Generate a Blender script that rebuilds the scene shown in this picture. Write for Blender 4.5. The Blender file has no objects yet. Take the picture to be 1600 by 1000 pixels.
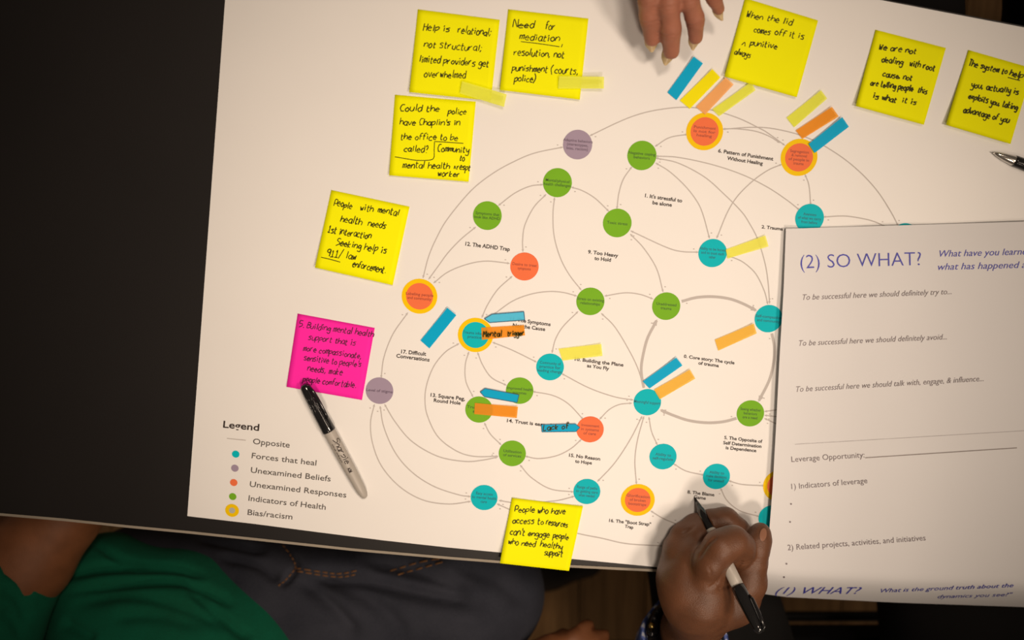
import bpy, bmesh, math, random
import numpy as np
from mathutils import Vector, Matrix
from mathutils.bvhtree import BVHTree

C = bpy.context.scene.collection
sc = bpy.context.scene
random.seed(7)
PI = math.pi
TZ = 0.75                                   # height of the table top above the floor

# ------------------------------------------------------------------ camera, world, lights, exposure
F = 1556.0
TILT = math.radians(13.0)
AX = Vector((0, -math.sin(TILT), -math.cos(TILT)))
UP = Vector((0, math.cos(TILT), -math.sin(TILT)))
CAM = Vector((0, 0, TZ)) - AX * 0.955
cd = bpy.data.cameras.new('camera'); cam = bpy.data.objects.new('camera', cd); C.objects.link(cam)
cam.location = CAM; cam.rotation_euler = (-TILT, 0, 0)
cd.sensor_width = 36; cd.lens = F / 1600 * 36; cd.clip_start = 0.02
cd.dof.use_dof = True; cd.dof.focus_distance = 0.955; cd.dof.aperture_fstop = 3.2
sc.camera = cam
sc.view_settings.view_transform = 'Standard'; sc.view_settings.look = 'None'
sc.view_settings.gamma = 1; sc.view_settings.use_curve_mapping = False
sc.view_settings.exposure = 0.0

w = bpy.data.worlds.new('room'); sc.world = w; w.use_nodes = True
w.node_tree.nodes['Background'].inputs[0].default_value = (1, .78, .58, 1)
w.node_tree.nodes['Background'].inputs[1].default_value = 0.10

def spot(name, loc, aim, power, size, blend, radius, col):
    l = bpy.data.lights.new(name, 'SPOT'); o = bpy.data.objects.new(name, l); C.objects.link(o)
    l.energy = power; l.spot_size = math.radians(size); l.spot_blend = blend; l.shadow_soft_size = radius
    l.color = col; o.location = loc
    o.rotation_euler = (Vector(aim) - Vector(loc)).to_track_quat('-Z', 'Y').to_euler()
    return o
WARM = (1, .796, .622)
spot('ceiling_spot_front', (.42, -1.15, 2.95), (-.03, -.04, TZ), 111, 27.4, 1.0, .19, WARM)
spot('ceiling_spot_back', (.36, 1.05, 2.95), (-.01, -.06, TZ), 108, 27.4, 1.0, .19, WARM)
spot('ceiling_spot_right', (1.25, -.15, 2.75), (.16, -.02, TZ), 92, 34, 1.0, .20, WARM)

# ------------------------------------------------------------------ pixel <-> point
def ray(px, py):
    x = (px - 800) / F; y = -(py - 500) / F
    return Vector((x, 0, 0)) + UP * y + AX
def P(px, py, h=0.0):
    d = ray(px, py); t = (TZ + h - CAM.z) / d.z
    return CAM + d * t
def PX(p):
    v = Vector(p) - CAM; z = v.dot(AX)
    return 800 + F * v.x / z, 500 - F * v.dot(UP) / z

# ------------------------------------------------------------------ materials
def lin(c): 
    c /= 255.0
    return c / 12.92 if c <= .04045 else ((c + .055) / 1.055) ** 2.4
REF = (250, 226, 202)
def alb(r, g, b, ref=REF, k=.82):
    return tuple(min(.95, max(.001, lin(v) / lin(q) * k)) for v, q in zip((r, g, b), ref))
def mat(name, col, rough=.6, var=.06, scale=40, bump=0.0, bscale=300, spec=.3, metal=0, coat=0, sheen=0, transp=0, sss=0):
    m = bpy.data.materials.new(name); m.use_nodes = True; nt = m.node_tree; n = nt.nodes; L = nt.links
    b = n['Principled BSDF']
    b.inputs['Roughness'].default_value = rough
    b.inputs['Specular IOR Level'].default_value = spec
    b.inputs['Metallic'].default_value = metal
    b.inputs['Coat Weight'].default_value = coat
    b.inputs['Sheen Weight'].default_value = sheen
    if sss:
        b.inputs['Subsurface Weight'].default_value = sss
        b.inputs['Subsurface Radius'].default_value = (.006, .003, .0015)
        b.inputs['Subsurface Scale'].default_value = 1
    tc = n.new('ShaderNodeTexCoord'); no = n.new('ShaderNodeTexNoise'); no.inputs['Scale'].default_value = scale
    no.inputs['Detail'].default_value = 4
    L.new(tc.outputs['Object'], no.inputs['Vector'])
    r = n.new('ShaderNodeValToRGB'); L.new(no.outputs['Fac'], r.inputs['Fac'])
    r.color_ramp.elements[0].position = .3; r.color_ramp.elements[1].position = .7
    r.color_ramp.elements[0].color = tuple(c * (1 - var) for c in col) + (1,)
    r.color_ramp.elements[1].color = tuple(min(1, c * (1 + var)) for c in col) + (1,)
    L.new(r.outputs[0], b.inputs['Base Color'])
    if bump:
        n2 = n.new('ShaderNodeTexNoise'); n2.inputs['Scale'].default_value = bscale; n2.inputs['Detail'].default_value = 5
        L.new(tc.outputs['Object'], n2.inputs['Vector'])
        bp = n.new('ShaderNodeBump'); bp.inputs['Strength'].default_value = bump; bp.inputs['Distance'].default_value = .001
        L.new(n2.outputs['Fac'], bp.inputs['Height']); L.new(bp.outputs[0], b.inputs['Normal'])
    if transp:
        t = n.new('ShaderNodeBsdfTransparent'); gm = n.new('ShaderNodeGamma'); gm.inputs[1].default_value = .45; mx = n.new('ShaderNodeMixShader'); mx.inputs[0].default_value = transp
        L.new(r.outputs[0], gm.inputs[0]); L.new(gm.outputs[0], t.inputs[0])
        L.new(b.outputs[0], mx.inputs[1]); L.new(t.outputs[0], mx.inputs[2])
        L.new(mx.outputs[0], n['Material Output'].inputs['Surface'])
    return m
def weave_mat(name, c1, c2, scale, rough=.9, bump=.5):
    """twill cloth: fine diagonal threads plus worn patches"""
    m = mat(name, c1, rough, .0); nt = m.node_tree; n = nt.nodes; L = nt.links
    b = n['Principled BSDF']; tc = n['Texture Coordinate']
    mp = n.new('ShaderNodeMapping'); mp.inputs['Rotation'].default_value = (0, 0, .8); mp.inputs['Scale'].default_value = (1, 3, 1)
    L.new(tc.outputs['Object'], mp.inputs['Vector'])
    wv = n.new('ShaderNodeTexNoise'); wv.inputs['Scale'].default_value = scale; wv.inputs['Detail'].default_value = 3
    L.new(mp.outputs[0], wv.inputs['Vector'])
    ns = n.new('ShaderNodeTexNoise'); ns.inputs['Scale'].default_value = 9; ns.inputs['Detail'].default_value = 6
    L.new(tc.outputs['Object'], ns.inputs['Vector'])
    ad = n.new('ShaderNodeMath'); ad.operation = 'MULTIPLY_ADD'; ad.inputs[1].default_value = .30
    L.new(wv.outputs['Fac'], ad.inputs[0]); L.new(ns.outputs['Fac'], ad.inputs[2])
    r = n.new('ShaderNodeValToRGB'); r.color_ramp.elements[0].position = .4; r.color_ramp.elements[1].position = .85
    r.color_ramp.elements[0].color = c1 + (1,); r.color_ramp.elements[1].color = c2 + (1,)
    L.new(ad.outputs[0], r.inputs[0]); L.new(r.outputs[0], b.inputs['Base Color'])
    bp = n.new('ShaderNodeBump'); bp.inputs['Strength'].default_value = bump; bp.inputs['Distance'].default_value = .0006
    L.new(wv.outputs['Fac'], bp.inputs['Height']); L.new(bp.outputs[0], b.inputs['Normal'])
    return m
def wood_mat(name, c1, c2):
    m = mat(name, c1, .45, 0); nt = m.node_tree; n = nt.nodes; L = nt.links
    b = n['Principled BSDF']; tc = n['Texture Coordinate']
    mp = n.new('ShaderNodeMapping'); mp.inputs['Scale'].default_value = (14, 1.2, 1)
    oi = n.new('ShaderNodeObjectInfo'); vm = n.new('ShaderNodeVectorMath'); vm.operation = 'ADD'
    L.new(tc.outputs['Object'], vm.inputs[0]); L.new(oi.outputs['Random'], vm.inputs[1]); L.new(vm.outputs[0], mp.inputs['Vector'])
    ns = n.new('ShaderNodeTexNoise'); ns.inputs['Scale'].default_value = 5; ns.inputs['Detail'].default_value = 7; ns.inputs['Distortion'].default_value = .6
    L.new(mp.outputs[0], ns.inputs['Vector'])
    r = n.new('ShaderNodeValToRGB'); r.color_ramp.elements[0].position = .3; r.color_ramp.elements[1].position = .7
    r.color_ramp.elements[0].color = c1 + (1,); r.color_ramp.elements[1].color = c2 + (1,)
    L.new(ns.outputs['Fac'], r.inputs[0]); L.new(r.outputs[0], b.inputs['Base Color'])
    return m

M = {}
M['paper'] = mat('poster_paper', (.80, .80, .795), .42, .01, 12, .04, 60, .35)
M['sheet'] = mat('worksheet_paper', (.75, .755, .775), .6, .012, 8, .05, 40, .25, transp=.07)
M['table'] = mat('black_laminate', (.0085, .0070, .0070), .5, .12, 6, .05, 700, .32)
M['trim'] = mat('table_edge_band', (.30, .265, .215), .5, .08, 30)
M['steel'] = mat('black_steel', (.02, .02, .02), .4)
M['teal'] = mat('ink_teal', alb(0, 178, 170), .5, .02, spec=.08)
M['green'] = mat('ink_green', alb(124, 170, 32), .5, .02, spec=.08)
M['red'] = mat('ink_orange_red', alb(250, 112, 62), .5, .02, spec=.08)
M['purple'] = mat('ink_mauve', alb(168, 138, 142), .5, .02, spec=.08)
M['gold'] = mat('ink_golden_yellow', alb(255, 192, 0), .5, .02, spec=.08)
M['grey'] = mat('ink_grey', alb(190, 175, 150), .5, .02, spec=.08)
M['line'] = mat('ink_taupe_line', alb(200, 176, 155), .5, .02, spec=.08)
M['text'] = mat('ink_dark_text', alb(66, 52, 44), .5, .02, spec=.08)
M['legend'] = mat('ink_legend_text', alb(98, 84, 72), .5, .02, spec=.08)
M['nodetext'] = {'teal': mat('node_text_on_teal', alb(0, 95, 98), .5), 'green': mat('node_text_on_green', alb(58, 88, 22), .5),
                 'red': mat('node_text_on_red', alb(160, 62, 38), .5), 'purple': mat('node_text_on_mauve', alb(98, 72, 82), .5)}
M['note'] = mat('yellow_note_paper', alb(250, 228, 0, k=.9), .65, .02, 20, spec=.08)
M['pinknote'] = mat('pink_note_paper', alb(255, 38, 140, k=.95), .65, .02, 20, spec=.08)
M['ink'] = mat('black_marker_ink', alb(66, 58, 14), .5, spec=.1)
M['pinkink'] = mat('marker_ink_on_pink', alb(105, 18, 58), .5)
M['navy'] = mat('sheet_violet_ink', alb(72, 66, 150), .5)
M['sheettext'] = mat('sheet_grey_ink', alb(128, 106, 98), .5)
M['sheetline'] = mat('sheet_rule_ink', alb(150, 128, 112), .5)
M['faint'] = mat('sheet_faint_ink', alb(208, 186, 168), .5)
M['plastic'] = mat('black_glossy_plastic', (.008, .008, .009), .14, .1, 20, spec=.6, coat=.3)
M['barrel'] = mat('grey_marker_plastic', (.40, .375, .34), .38, .03, 20, spec=.4)
M['felt'] = mat('marker_felt', (.012, .01, .01), .9)
M['chrome'] = mat('pen_chrome', (.75, .72, .68), .16, .02, metal=1)
M['skin_dark'] = mat('deep_brown_skin', (.115, .046, .021), .44, .14, 60, .35, 900, .42, sss=.08)
M['skin_light'] = mat('warm_brown_skin', (.34, .135, .085), .5, .12, 70, .3, 900, .3, sss=.1)
M['skin_a'] = mat('brown_skin', (.20, .075, .03), .5, .14, 40, .3, 900, .3)
M['nail'] = mat('pale_nail', (.56, .43, .24), .3, .05, spec=.5)
M['naild'] = mat('brown_nail', (.27, .13, .08), .28, .05, spec=.5)
M['green_cloth'] = weave_mat('green_jersey', (.0, .062, .030), (.0, .115, .060), 260, .95, .25)
M['denim'] = weave_mat('dark_denim', (.007, .009, .017), (.036, .039, .054), 420, .9, .6)
M['stitch'] = mat('denim_stitch', (.19, .085, .025), .8)
M['black_cloth'] = weave_mat('black_trouser_cloth', (.004, .004, .004), (.007, .006, .006), 300, .95, .3)
M['shoe'] = mat('dark_shoe_leather', (.02, .014, .01), .5)
M['gold_bead'] = mat('brass_bead', (.7, .5, .16), .25, metal=1)
M['bead'] = mat('black_bead', (.006, .006, .007), .18, spec=.6)
M['wood'] = wood_mat('floor_wood', (.27, .145, .055), (.50, .285, .12))

# ------------------------------------------------------------------ object helpers
def link(o, parent=None):
    C.objects.link(o)
    if parent is not None:
        o.parent = parent; o.matrix_parent_inverse = Matrix.Translation(-parent_loc(parent))
    return o
def parent_loc(p):
    return Vector(p.location) if p.type == 'EMPTY' else Vector((0, 0, 0))
def mesh_obj(name, verts, faces, m, parent=None, smooth=False):
    me = bpy.data.meshes.new(name)
    me.from_pydata([tuple(v) for v in verts], [], faces); me.update()
    me.materials.append(m)
    if smooth: me.polygons.foreach_set('use_smooth', [True] * len(me.polygons))
    o = bpy.data.objects.new(name, me)
    return link(o, parent)
def tag(o, label=None, cat=None, group=None, kind=None):
    if label: o['label'] = label
    if cat: o['category'] = cat
    if group: o['group'] = group
    if kind: o['kind'] = kind
    return o
def empty(name, loc, label, cat, group=None):
    o = bpy.data.objects.new(name, None); C.objects.link(o); o.location = loc; o.empty_display_size = .05
    return tag(o, label, cat, group)
def prism(top, z0, z1):
    """closed slab from a world xy outline"""
    n = len(top); v = [(p[0], p[1], z1) for p in top] + [(p[0], p[1], z0) for p in top]
    f = [list(range(n)), list(range(2 * n - 1, n - 1, -1))] + [[i, i + n, (i + 1) % n + n, (i + 1) % n] for i in range(n)]
    return v, f
def area_sign(top):
    return sum(top[i][0] * top[(i + 1) % len(top)][1] - top[(i + 1) % len(top)][0] * top[i][1] for i in range(len(top)))
def slab(name, top, z0, z1, m, parent=None):
    if area_sign(top) < 0: top = top[::-1]
    v, f = prism(top, z0, z1)
    return mesh_obj(name, v, f, m, parent)
def box(name, a, b, m, parent=None):
    return slab(name, [(a[0], a[1]), (b[0], a[1]), (b[0], b[1]), (a[0], b[1])], a[2], b[2], m, parent)

def smooth_pts(pts, n=8):
    """Catmull-Rom through 2-D or 3-D points"""
    if len(pts) < 3: return [tuple(p) for p in pts]
    p = [tuple(2 * a - b for a, b in zip(pts[0], pts[1]))] + [tuple(q) for q in pts] + [tuple(2 * a - b for a, b in zip(pts[-1], pts[-2]))]
    out = []
    for i in range(1, len(p) - 2):
        for k in range(n):
            t = k / n
            out.append(tuple(.5 * (2 * b + (c - a) * t + (2 * a - 5 * b + 4 * c - d) * t * t + (3 * b - a - 3 * c + d) * t ** 3)
                             for a, b, c, d in zip(p[i - 1], p[i], p[i + 1], p[i + 2])))
    out.append(tuple(pts[-1])); return out
def ribbon(pts, wpx, V, Fc, hf):
    n = len(pts); base = len(V)
    for i, p in enumerate(pts):
        a = pts[max(0, i - 1)]; b = pts[min(n - 1, i + 1)]
        dx, dy = b[0] - a[0], b[1] - a[1]; l = math.hypot(dx, dy) or 1
        nx, ny = -dy / l * wpx / 2, dx / l * wpx / 2
        V.append(hf(p[0] + nx, p[1] + ny)); V.append(hf(p[0] - nx, p[1] - ny))
    for i in range(n - 1):
        k = base + 2 * i; Fc.append((k, k + 1, k + 3, k + 2))
def flat(h): return lambda x, y: P(x, y, h)

# ------------------------------------------------------------------ printed text (built-in font)
_tc = {}
def text2d(s, off=0.0, italic=0.0):
    key = (s, off, italic)
    if key in _tc: return _tc[key]
    cu = bpy.data.curves.new('t', 'FONT'); cu.body = s; cu.offset = off; cu.shear = italic; cu.resolution_u = 3
    cu.size = 1; cu.fill_mode = 'FRONT'
    ob = bpy.data.objects.new('t', cu); C.objects.link(ob)
    dg = bpy.context.evaluated_depsgraph_get(); me = ob.evaluated_get(dg).to_mesh()
    vs = [(v.co.x, v.co.y) for v in me.vertices]; fs = [tuple(p.vertices) for p in me.polygons]
    ob.evaluated_get(dg).to_mesh_clear(); bpy.data.objects.remove(ob); bpy.data.curves.remove(cu)
    x0 = min(v[0] for v in vs); x1 = max(v[0] for v in vs)
    vs = [(v[0] - x0, v[1]) for v in vs]
    _tc[key] = (vs, fs, x1 - x0); return _tc[key]
def text_px(name, lines, m, parent, hf, off=0.0, italic=0.0, sub=0):
    """lines: (string, start px, end px, cap height px)"""
    V, Fc = [], []
    for s, a, b, cap in lines:
        vs, fs, wd = text2d(s, off, italic)
        if sub:                                      # fine enough to follow a curved sheet
            bm = bmesh.new(); bv = [bm.verts.new((x, y, 0)) for x, y in vs]
            for f in fs:
                try: bm.faces.new([bv[i] for i in f])
                except ValueError: pass
            bmesh.ops.triangulate(bm, faces=bm.faces[:]); bmesh.ops.subdivide_edges(bm, edges=bm.edges[:], cuts=sub, use_grid_fill=True)
            bm.verts.index_update(); vs = [(v.co.x, v.co.y) for v in bm.verts]; fs = [tuple(v.index for v in f.verts) for f in bm.faces]; bm.free()
        dx, dy = (b[0] - a[0]) / wd, (b[1] - a[1]) / wd
        l = math.hypot(dx, dy); ux, uy = dy / l * cap / .70, -dx / l * cap / .70
        k = len(V)
        V += [hf(a[0] + dx * x + ux * y, a[1] + dy * x + uy * y) for x, y in vs]
        Fc += [tuple(i + k for i in f) for f in fs]
    return mesh_obj(name, V, Fc, m, parent)

# ------------------------------------------------------------------ handwriting (single-stroke letters)
G = {'a': '4627051333 46;474353', 'b': '0a03;0637463403', 'c': '4627051343', 'd': '4627051333 46;4a43', 'e': '0545362705 1343',
     'f': '4a2a1813;0737', 'g': '4627051434 46;474120 01', 'h': '0a03;05274643', 'i': '1713;1908', 'j': '272000;2928',
     'k': '0a03;370533', 'l': '1a13', 'm': '0703;0617 2623;2637 4743', 'n': '0703;05274643', 'o': '2705133345 27',
     'p': '0700;0637463403', 'q': '4627051334;4740', 'r': '0703;052737', 's': '4727063533 03', 't': '1913 33;0737',
     'u': '0704133346;4743', 'v': '072347', 'w': '0713263347', 'x': '0743;4703', 'y': '07143446;474000', 'z': '07470343',
     'A': '032a43;1636', 'C': '4a1a0614 1343', 'F': '4a0a03;0737', 'H': '0a03;4a43;0747', 'N': '030a434a', 'P': '030a3a4836 06',
     'S': '4a1a0837 4503', 'T': '0a4a;2a23', 'W': '0a1327334a', 'L': '0a0343', 'B': '0a03;0a3a48 07;074644 03', 'M': '030a264a43', 'K': '0a03;4a0743',
     'E': '4a0a0343;0737', 'O': '2a06134447 2a', '1': '182a23;0343', '9': '4a1a0837 4a43', '5': '4a0a0737 4503', '2': '083a4703 43',
     ',': '1402', '.': '1323', ';': '1402;1716', ':': '1413;1716', '(': '2b080521', ')': '0b282501', '?': '09 2a3826 25;2322', "'": '1b18', '/': '4b02', '^': '031733',
     '-': '0636', '&': '4306184a05 1345'}
def hand_px(lines, m, parent, hf, wpx=1.7, seed=1, name='handwriting', extra=(), jit=1.0):
    """lines: (text, start px, end px, x-height px)"""
    rnd = random.Random(seed); V, Fc = [], []; J = jit
    for s, a, b, xh in lines:
        adv, pen = [], 0.0
        for ch in s:
            adv.append(pen); pen += {' ': 3.6, 'i': 3.2, 'l': 3.0, 'm': 5.6, 'w': 5.4, ',': 3, '.': 3, "'": 2, 'W': 6, 'f': 4.6, 't': 4.4}.get(ch, 5.2)
        tot = max(pen - 1.2, 3)
        dx, dy = (b[0] - a[0]) / tot, (b[1] - a[1]) / tot
        l = math.hypot(dx, dy); u = xh / 4.0; ux, uy = dy / l * u, -dx / l * u
        for ch, x0 in zip(s, adv):
            if ch == ' ' or ch not in G: continue
            jy = rnd.uniform(-.5, .5) * J; js = 1 + rnd.uniform(-.12, .12) * J
            for st in G[ch].replace(' ', '').split(';'):
                pts = []
                for k in range(0, len(st) - 1, 2):
                    x = int(st[k], 16); y = int(st[k + 1], 16) - 3
                    x = x0 + x + .2 * y + rnd.uniform(-.24, .24) * J; y = y * js + jy + rnd.uniform(-.27, .27) * J
                    pts.append((a[0] + dx * x + ux * y, a[1] + dy * x + uy * y))
                if len(pts) == 1: pts.append((pts[0][0] + 1, pts[0][1]))
                ribbon(smooth_pts(pts, 4), wpx * rnd.uniform(.85, 1.15), V, Fc, hf)
    for pts in extra: ribbon(smooth_pts(pts, 5), wpx * .8, V, Fc, hf)
    return mesh_obj(name, V, Fc, m, parent)

# ------------------------------------------------------------------ SDF bodies (numpy surface nets)
def surface_nets(f, lo, hi, res):
    lo = np.array(lo, float); hi = np.array(hi, float)
    n = np.ceil((hi - lo) / res).astype(int) + 1
    g = [lo[i] + res * np.arange(n[i]) for i in range(3)]
    X, Y, Z = np.meshgrid(*g, indexing='ij')
    D = f(X, Y, Z)
    s = D < 0
    nc = n - 1
    off = [(i, j, k) for i in (0, 1) for j in (0, 1) for k in (0, 1)]
    def sl(A, o): return A[o[0]:o[0] + nc[0], o[1]:o[1] + nc[1], o[2]:o[2] + nc[2]]
    cnt = sum(sl(s, o).astype(int) for o in off)
    act = (cnt > 0) & (cnt < 8)
    idx = -np.ones(act.shape, int); ids = np.argwhere(act); idx[act] = np.arange(len(ids))
    acc = np.zeros((len(ids), 3)); num = np.zeros(len(ids))
    d8 = {o: sl(D, o)[act] for o in off}
    for a in off:
        for b in off:
            if sum(y - x for x, y in zip(a, b)) == 1 and all(y >= x for x, y in zip(a, b)):
                da, db = d8[a], d8[b]; c = (da < 0) != (db < 0)
                t = np.where(c, da / np.where(c, da - db, 1), 0)
                p = np.array(a)[None] + t[:, None] * (np.array(b) - np.array(a))[None]
                acc += p * c[:, None]; num += c
    V = lo + res * (ids + acc / num[:, None])
    faces = []
    for ax in range(3):
        b, c = (ax + 1) % 3, (ax + 2) % 3
        sa = [slice(None)] * 3; sb = [slice(None)] * 3
        sa[ax] = slice(0, -1); sb[ax] = slice(1, None)
        A = s[tuple(sa)]; B = s[tuple(sb)]
        E = np.argwhere(A != B)
        E = E[(E[:, b] > 0) & (E[:, c] > 0) & (E[:, b] < nc[b]) & (E[:, c] < nc[c])]
        inside = A[tuple(E.T)]
        def cell(db, dc):
            q = E.copy(); q[:, b] -= db; q[:, c] -= dc
            return idx[tuple(q.T)]
        q = np.stack([cell(1, 1), cell(0, 1), cell(0, 0), cell(1, 0)], 1)
        q = np.where(inside[:, None], q, q[:, ::-1])
        faces.append(q)
    Q = np.concatenate(faces)
    return V, Q
def smin(a, b, k):
    h = np.clip(.5 + .5 * (b - a) / k, 0, 1)
    return b + (a - b) * h - k * h * (1 - h)
def cone(X, Y, Z, a, b, ra, rb):
    ab = np.array(b, float) - np.array(a, float); L2 = max(ab.dot(ab), 1e-12)
    x, y, z = X - a[0], Y - a[1], Z - a[2]
    t = np.clip((x * ab[0] + y * ab[1] + z * ab[2]) / L2, 0, 1)
    return np.sqrt((x - t * ab[0]) ** 2 + (y - t * ab[1]) ** 2 + (z - t * ab[2]) ** 2) - (ra + (rb - ra) * t)
def build_sdf(chains, res, kout=.004, carve=None, cut=None):
    """chains: list of (k, [(point, radius), ...]); returns world verts, quads"""
    lo = np.min([np.array(p) - r for k, ch in chains for p, r in ch], axis=0) - 4 * res - .012
    hi = np.max([np.array(p) + r for k, ch in chains for p, r in ch], axis=0) + 4 * res + .012
    def f(X, Y, Z):
        tot = None
        for k, ch in chains:
            d = None; soft = k < 0; k = abs(k)
            for (a, ra), (b, rb) in zip(ch[:-1], ch[1:]):
                e = cone(X, Y, Z, a, b, ra, rb)
                d = e if d is None else smin(d, e, k)
            if soft and carve is not None: d = -smin(-d, carve(X, Y, Z), .0012)
            tot = d if tot is None else smin(tot, d, max(kout, 1e-5) if k < .02 else k)
        if cut is not None:
            for p, nn in cut:
                q = (X - p[0]) * nn[0] + (Y - p[1]) * nn[1] + (Z - p[2]) * nn[2]; tot = -smin(-tot, -q, .004)
        return tot
    return surface_nets(f, lo, hi, res)
def vnormals(V, Q):
    n = np.zeros_like(V)
    fn = np.cross(V[Q[:, 2]] - V[Q[:, 0]], V[Q[:, 3]] - V[Q[:, 1]])
    for i in range(4): np.add.at(n, Q[:, i], fn)
    return n / (np.linalg.norm(n, axis=1)[:, None] + 1e-12)
def relax(V, Q, it=3, lam=.5):
    for _ in range(it):
        s = np.zeros_like(V); c = np.zeros(len(V))
        for i in range(4):
            for j in ((i + 1) % 4, (i + 3) % 4):
                np.add.at(s, Q[:, i], V[Q[:, j]]); np.add.at(c, Q[:, i], 1)
        V = V + lam * (s / np.maximum(c, 1)[:, None] - V)
    return V
def creases(V, Q, cr):
    """cr: (point, axis, reach, depth, half width) ring grooves across a finger"""
    N = vnormals(V, Q)
    for p, ax, reach, dep, wd in cr:
        p = np.array(p); ax = np.array(ax) / np.linalg.norm(ax)
        d = V - p; s = d @ ax; r = np.linalg.norm(d - s[:, None] * ax, axis=1)
        V = V - N * (dep * np.exp(-(s / wd) ** 2) * (r < reach))[:, None]
    return V
def px_of(V):
    d = V - np.array(CAM); z = d @ np.array(AX)
    return np.stack([800 + F * d[:, 0] / z, 500 - F * (d @ np.array(UP)) / z], 1)
def folds(V, Q, fl):
    """fl: (polyline in photograph pixels, half width px, depth m): creases pressed into the cloth"""
    N = vnormals(V, Q); S = px_of(V); up = np.clip(N[:, 2] + .4, 0, 1)
    for pts, wd, dep in fl:
        wd *= 1.5; pts = smooth_pts(pts, 6); best = np.full(len(V), 1e9); tt = np.zeros(len(V))
        for i in range(len(pts) - 1):
            a = np.array(pts[i]); b = np.array(pts[i + 1]); ab = b - a
            t = np.clip(((S - a) @ ab) / max(ab @ ab, 1e-9), 0, 1)
            dd = np.linalg.norm(S - a - t[:, None] * ab, axis=1)
            m_ = dd < best; best[m_] = dd[m_]; tt[m_] = (i + t[m_]) / (len(pts) - 1)
        env = np.clip(np.minimum(tt, 1 - tt) * 6, 0, 1)
        V = V - N * (dep * np.exp(-(best / wd) ** 2) * up * env)[:, None]
    return V
def body_obj(name, V, Q, m, parent):
    me = bpy.data.meshes.new(name)
    me.vertices.add(len(V)); me.vertices.foreach_set('co', np.asarray(V, np.float32).ravel())
    me.loops.add(Q.size); me.loops.foreach_set('vertex_index', Q.astype(np.int32).ravel())
    me.polygons.add(len(Q)); me.polygons.foreach_set('loop_start', np.arange(0, Q.size, 4, dtype=np.int32))
    me.update(calc_edges=True); me.validate()
    me.polygons.foreach_set('use_smooth', [True] * len(me.polygons)); me.materials.append(m)
    return link(bpy.data.objects.new(name, me), parent)
def wavy(V, Q, amp, sc_, seed=0):
    N = vnormals(V, Q); r = np.random.RandomState(seed); d = np.zeros(len(V))
    for i in range(10):
        k = r.normal(size=3); k /= np.linalg.norm(k); k *= sc_ * r.uniform(.5, 1.6)
        d += np.sin(V @ k + r.uniform(0, 6.28)) / 10
    return V + N * (amp * d * 2)[:, None]
def tube(name, pts, r, m, parent, seg=8):
    pts = [Vector(p) for p in pts]; V, Fc = [], []
    up = Vector((0, 0, 1))
    for i, p in enumerate(pts):
        t = (pts[min(i + 1, len(pts) - 1)] - pts[max(0, i - 1)]).normalized()
        a = t.cross(up)
        if a.length < 1e-4: a = Vector((1, 0, 0))
        a.normalize(); b = t.cross(a)
        rr = r[i] if isinstance(r, (list, tuple)) else r
        V += [p + (a * math.cos(2 * PI * k / seg) + b * math.sin(2 * PI * k / seg)) * rr for k in range(seg)]
    for i in range(len(pts) - 1):
        for k in range(seg):
            Fc.append((i * seg + k, i * seg + (k + 1) % seg, (i + 1) * seg + (k + 1) % seg, (i + 1) * seg + k))
    Fc.append(tuple(range(seg - 1, -1, -1))); Fc.append(tuple((len(pts) - 1) * seg + k for k in range(seg)))
    return mesh_obj(name, V, Fc, m, parent, True)
def lathe(name, A, D, prof, m, parent, seg=40):
    """prof: (distance along D, radius)"""
    D = Vector(D).normalized(); a = D.cross(Vector((0, 0, 1))).normalized(); b = D.cross(a)
    V, Fc = [], []
    for t, r in prof:
        V += [Vector(A) + D * t + (a * math.cos(2 * PI * k / seg) + b * math.sin(2 * PI * k / seg)) * max(r, 1e-5) for k in range(seg)]
    for i in range(len(prof) - 1):
        for k in range(seg):
            Fc.append((i * seg + k, i * seg + (k + 1) % seg, (i + 1) * seg + (k + 1) % seg, (i + 1) * seg + k))
    Fc.append(tuple(range(seg - 1, -1, -1))); Fc.append(tuple((len(prof) - 1) * seg + k for k in range(seg)))
    return mesh_obj(name, V, Fc, m, parent, True)

# ================================================================== SETTING: floor
fl = empty('floor', (0, 0, 0), 'brown wooden plank floor under the table', 'floor'); del fl['category']
fl['kind'] = 'structure'
sub = box('floor_underlay', (-2.0, -1.9, -.03), (2.0, 1.7, -.0125), M['steel'], fl)
PW, PL = .122, 1.2
plank_meshes = []
v, f = prism([(0.0012, 0.0012), (PW - .0012, .0012), (PW - .0012, PL - .0012), (.0012, PL - .0012)], -.012, 0)
me = bpy.data.meshes.new('plank'); me.from_pydata(v, [], f); me.materials.append(M['wood'])
i = 0
x = -1.95
while x < 1.9:
    y = -1.85 + (0.0, .46, .83, .21)[i % 4] - .6
    while y < 1.6:
        o = bpy.data.objects.new('plank', me); C.objects.link(o); o.parent = fl
        o.location = (x, y, 0); y += PL
    x += PW; i += 1

# ================================================================== TABLE
def XY(px, py): p = P(px, py); return (p.x, p.y)
front = [(-420, 772), (-200, 788), (0, 805), (100, 813.5), (200, 824), (300, 833.5), (400, 844), (550, 860), (700, 873), (790, 880), (900, 886.5), (1030, 893), (1200, 902), (1500, 917), (2000, 942)]
back_l, back_r = XY(-330, -330), None
e0, e1 = Vector(XY(1375, -2)), Vector(XY(1600, 40.5)); dirb = (e1 - e0).normalized()
def on_back(x): t = (x - e0.x) / dirb.x; return (x, e0.y + dirb.y * t)
frontw = [XY(*p) for p in front]
fl_ = Vector(frontw[0]); fr_ = Vector(frontw[-1])
back = [on_back(frontw[-1][0] + .02), on_back(.3), on_back(0), on_back(-.3), on_back(frontw[0][0] + .03)]
table = empty('conference_table', (0, .05, 0), 'long black-topped table with a pale edge band carrying all the papers', 'table')
outline = frontw + back
slab('tabletop', outline, TZ - .026, TZ, M['table'], table)
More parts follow.
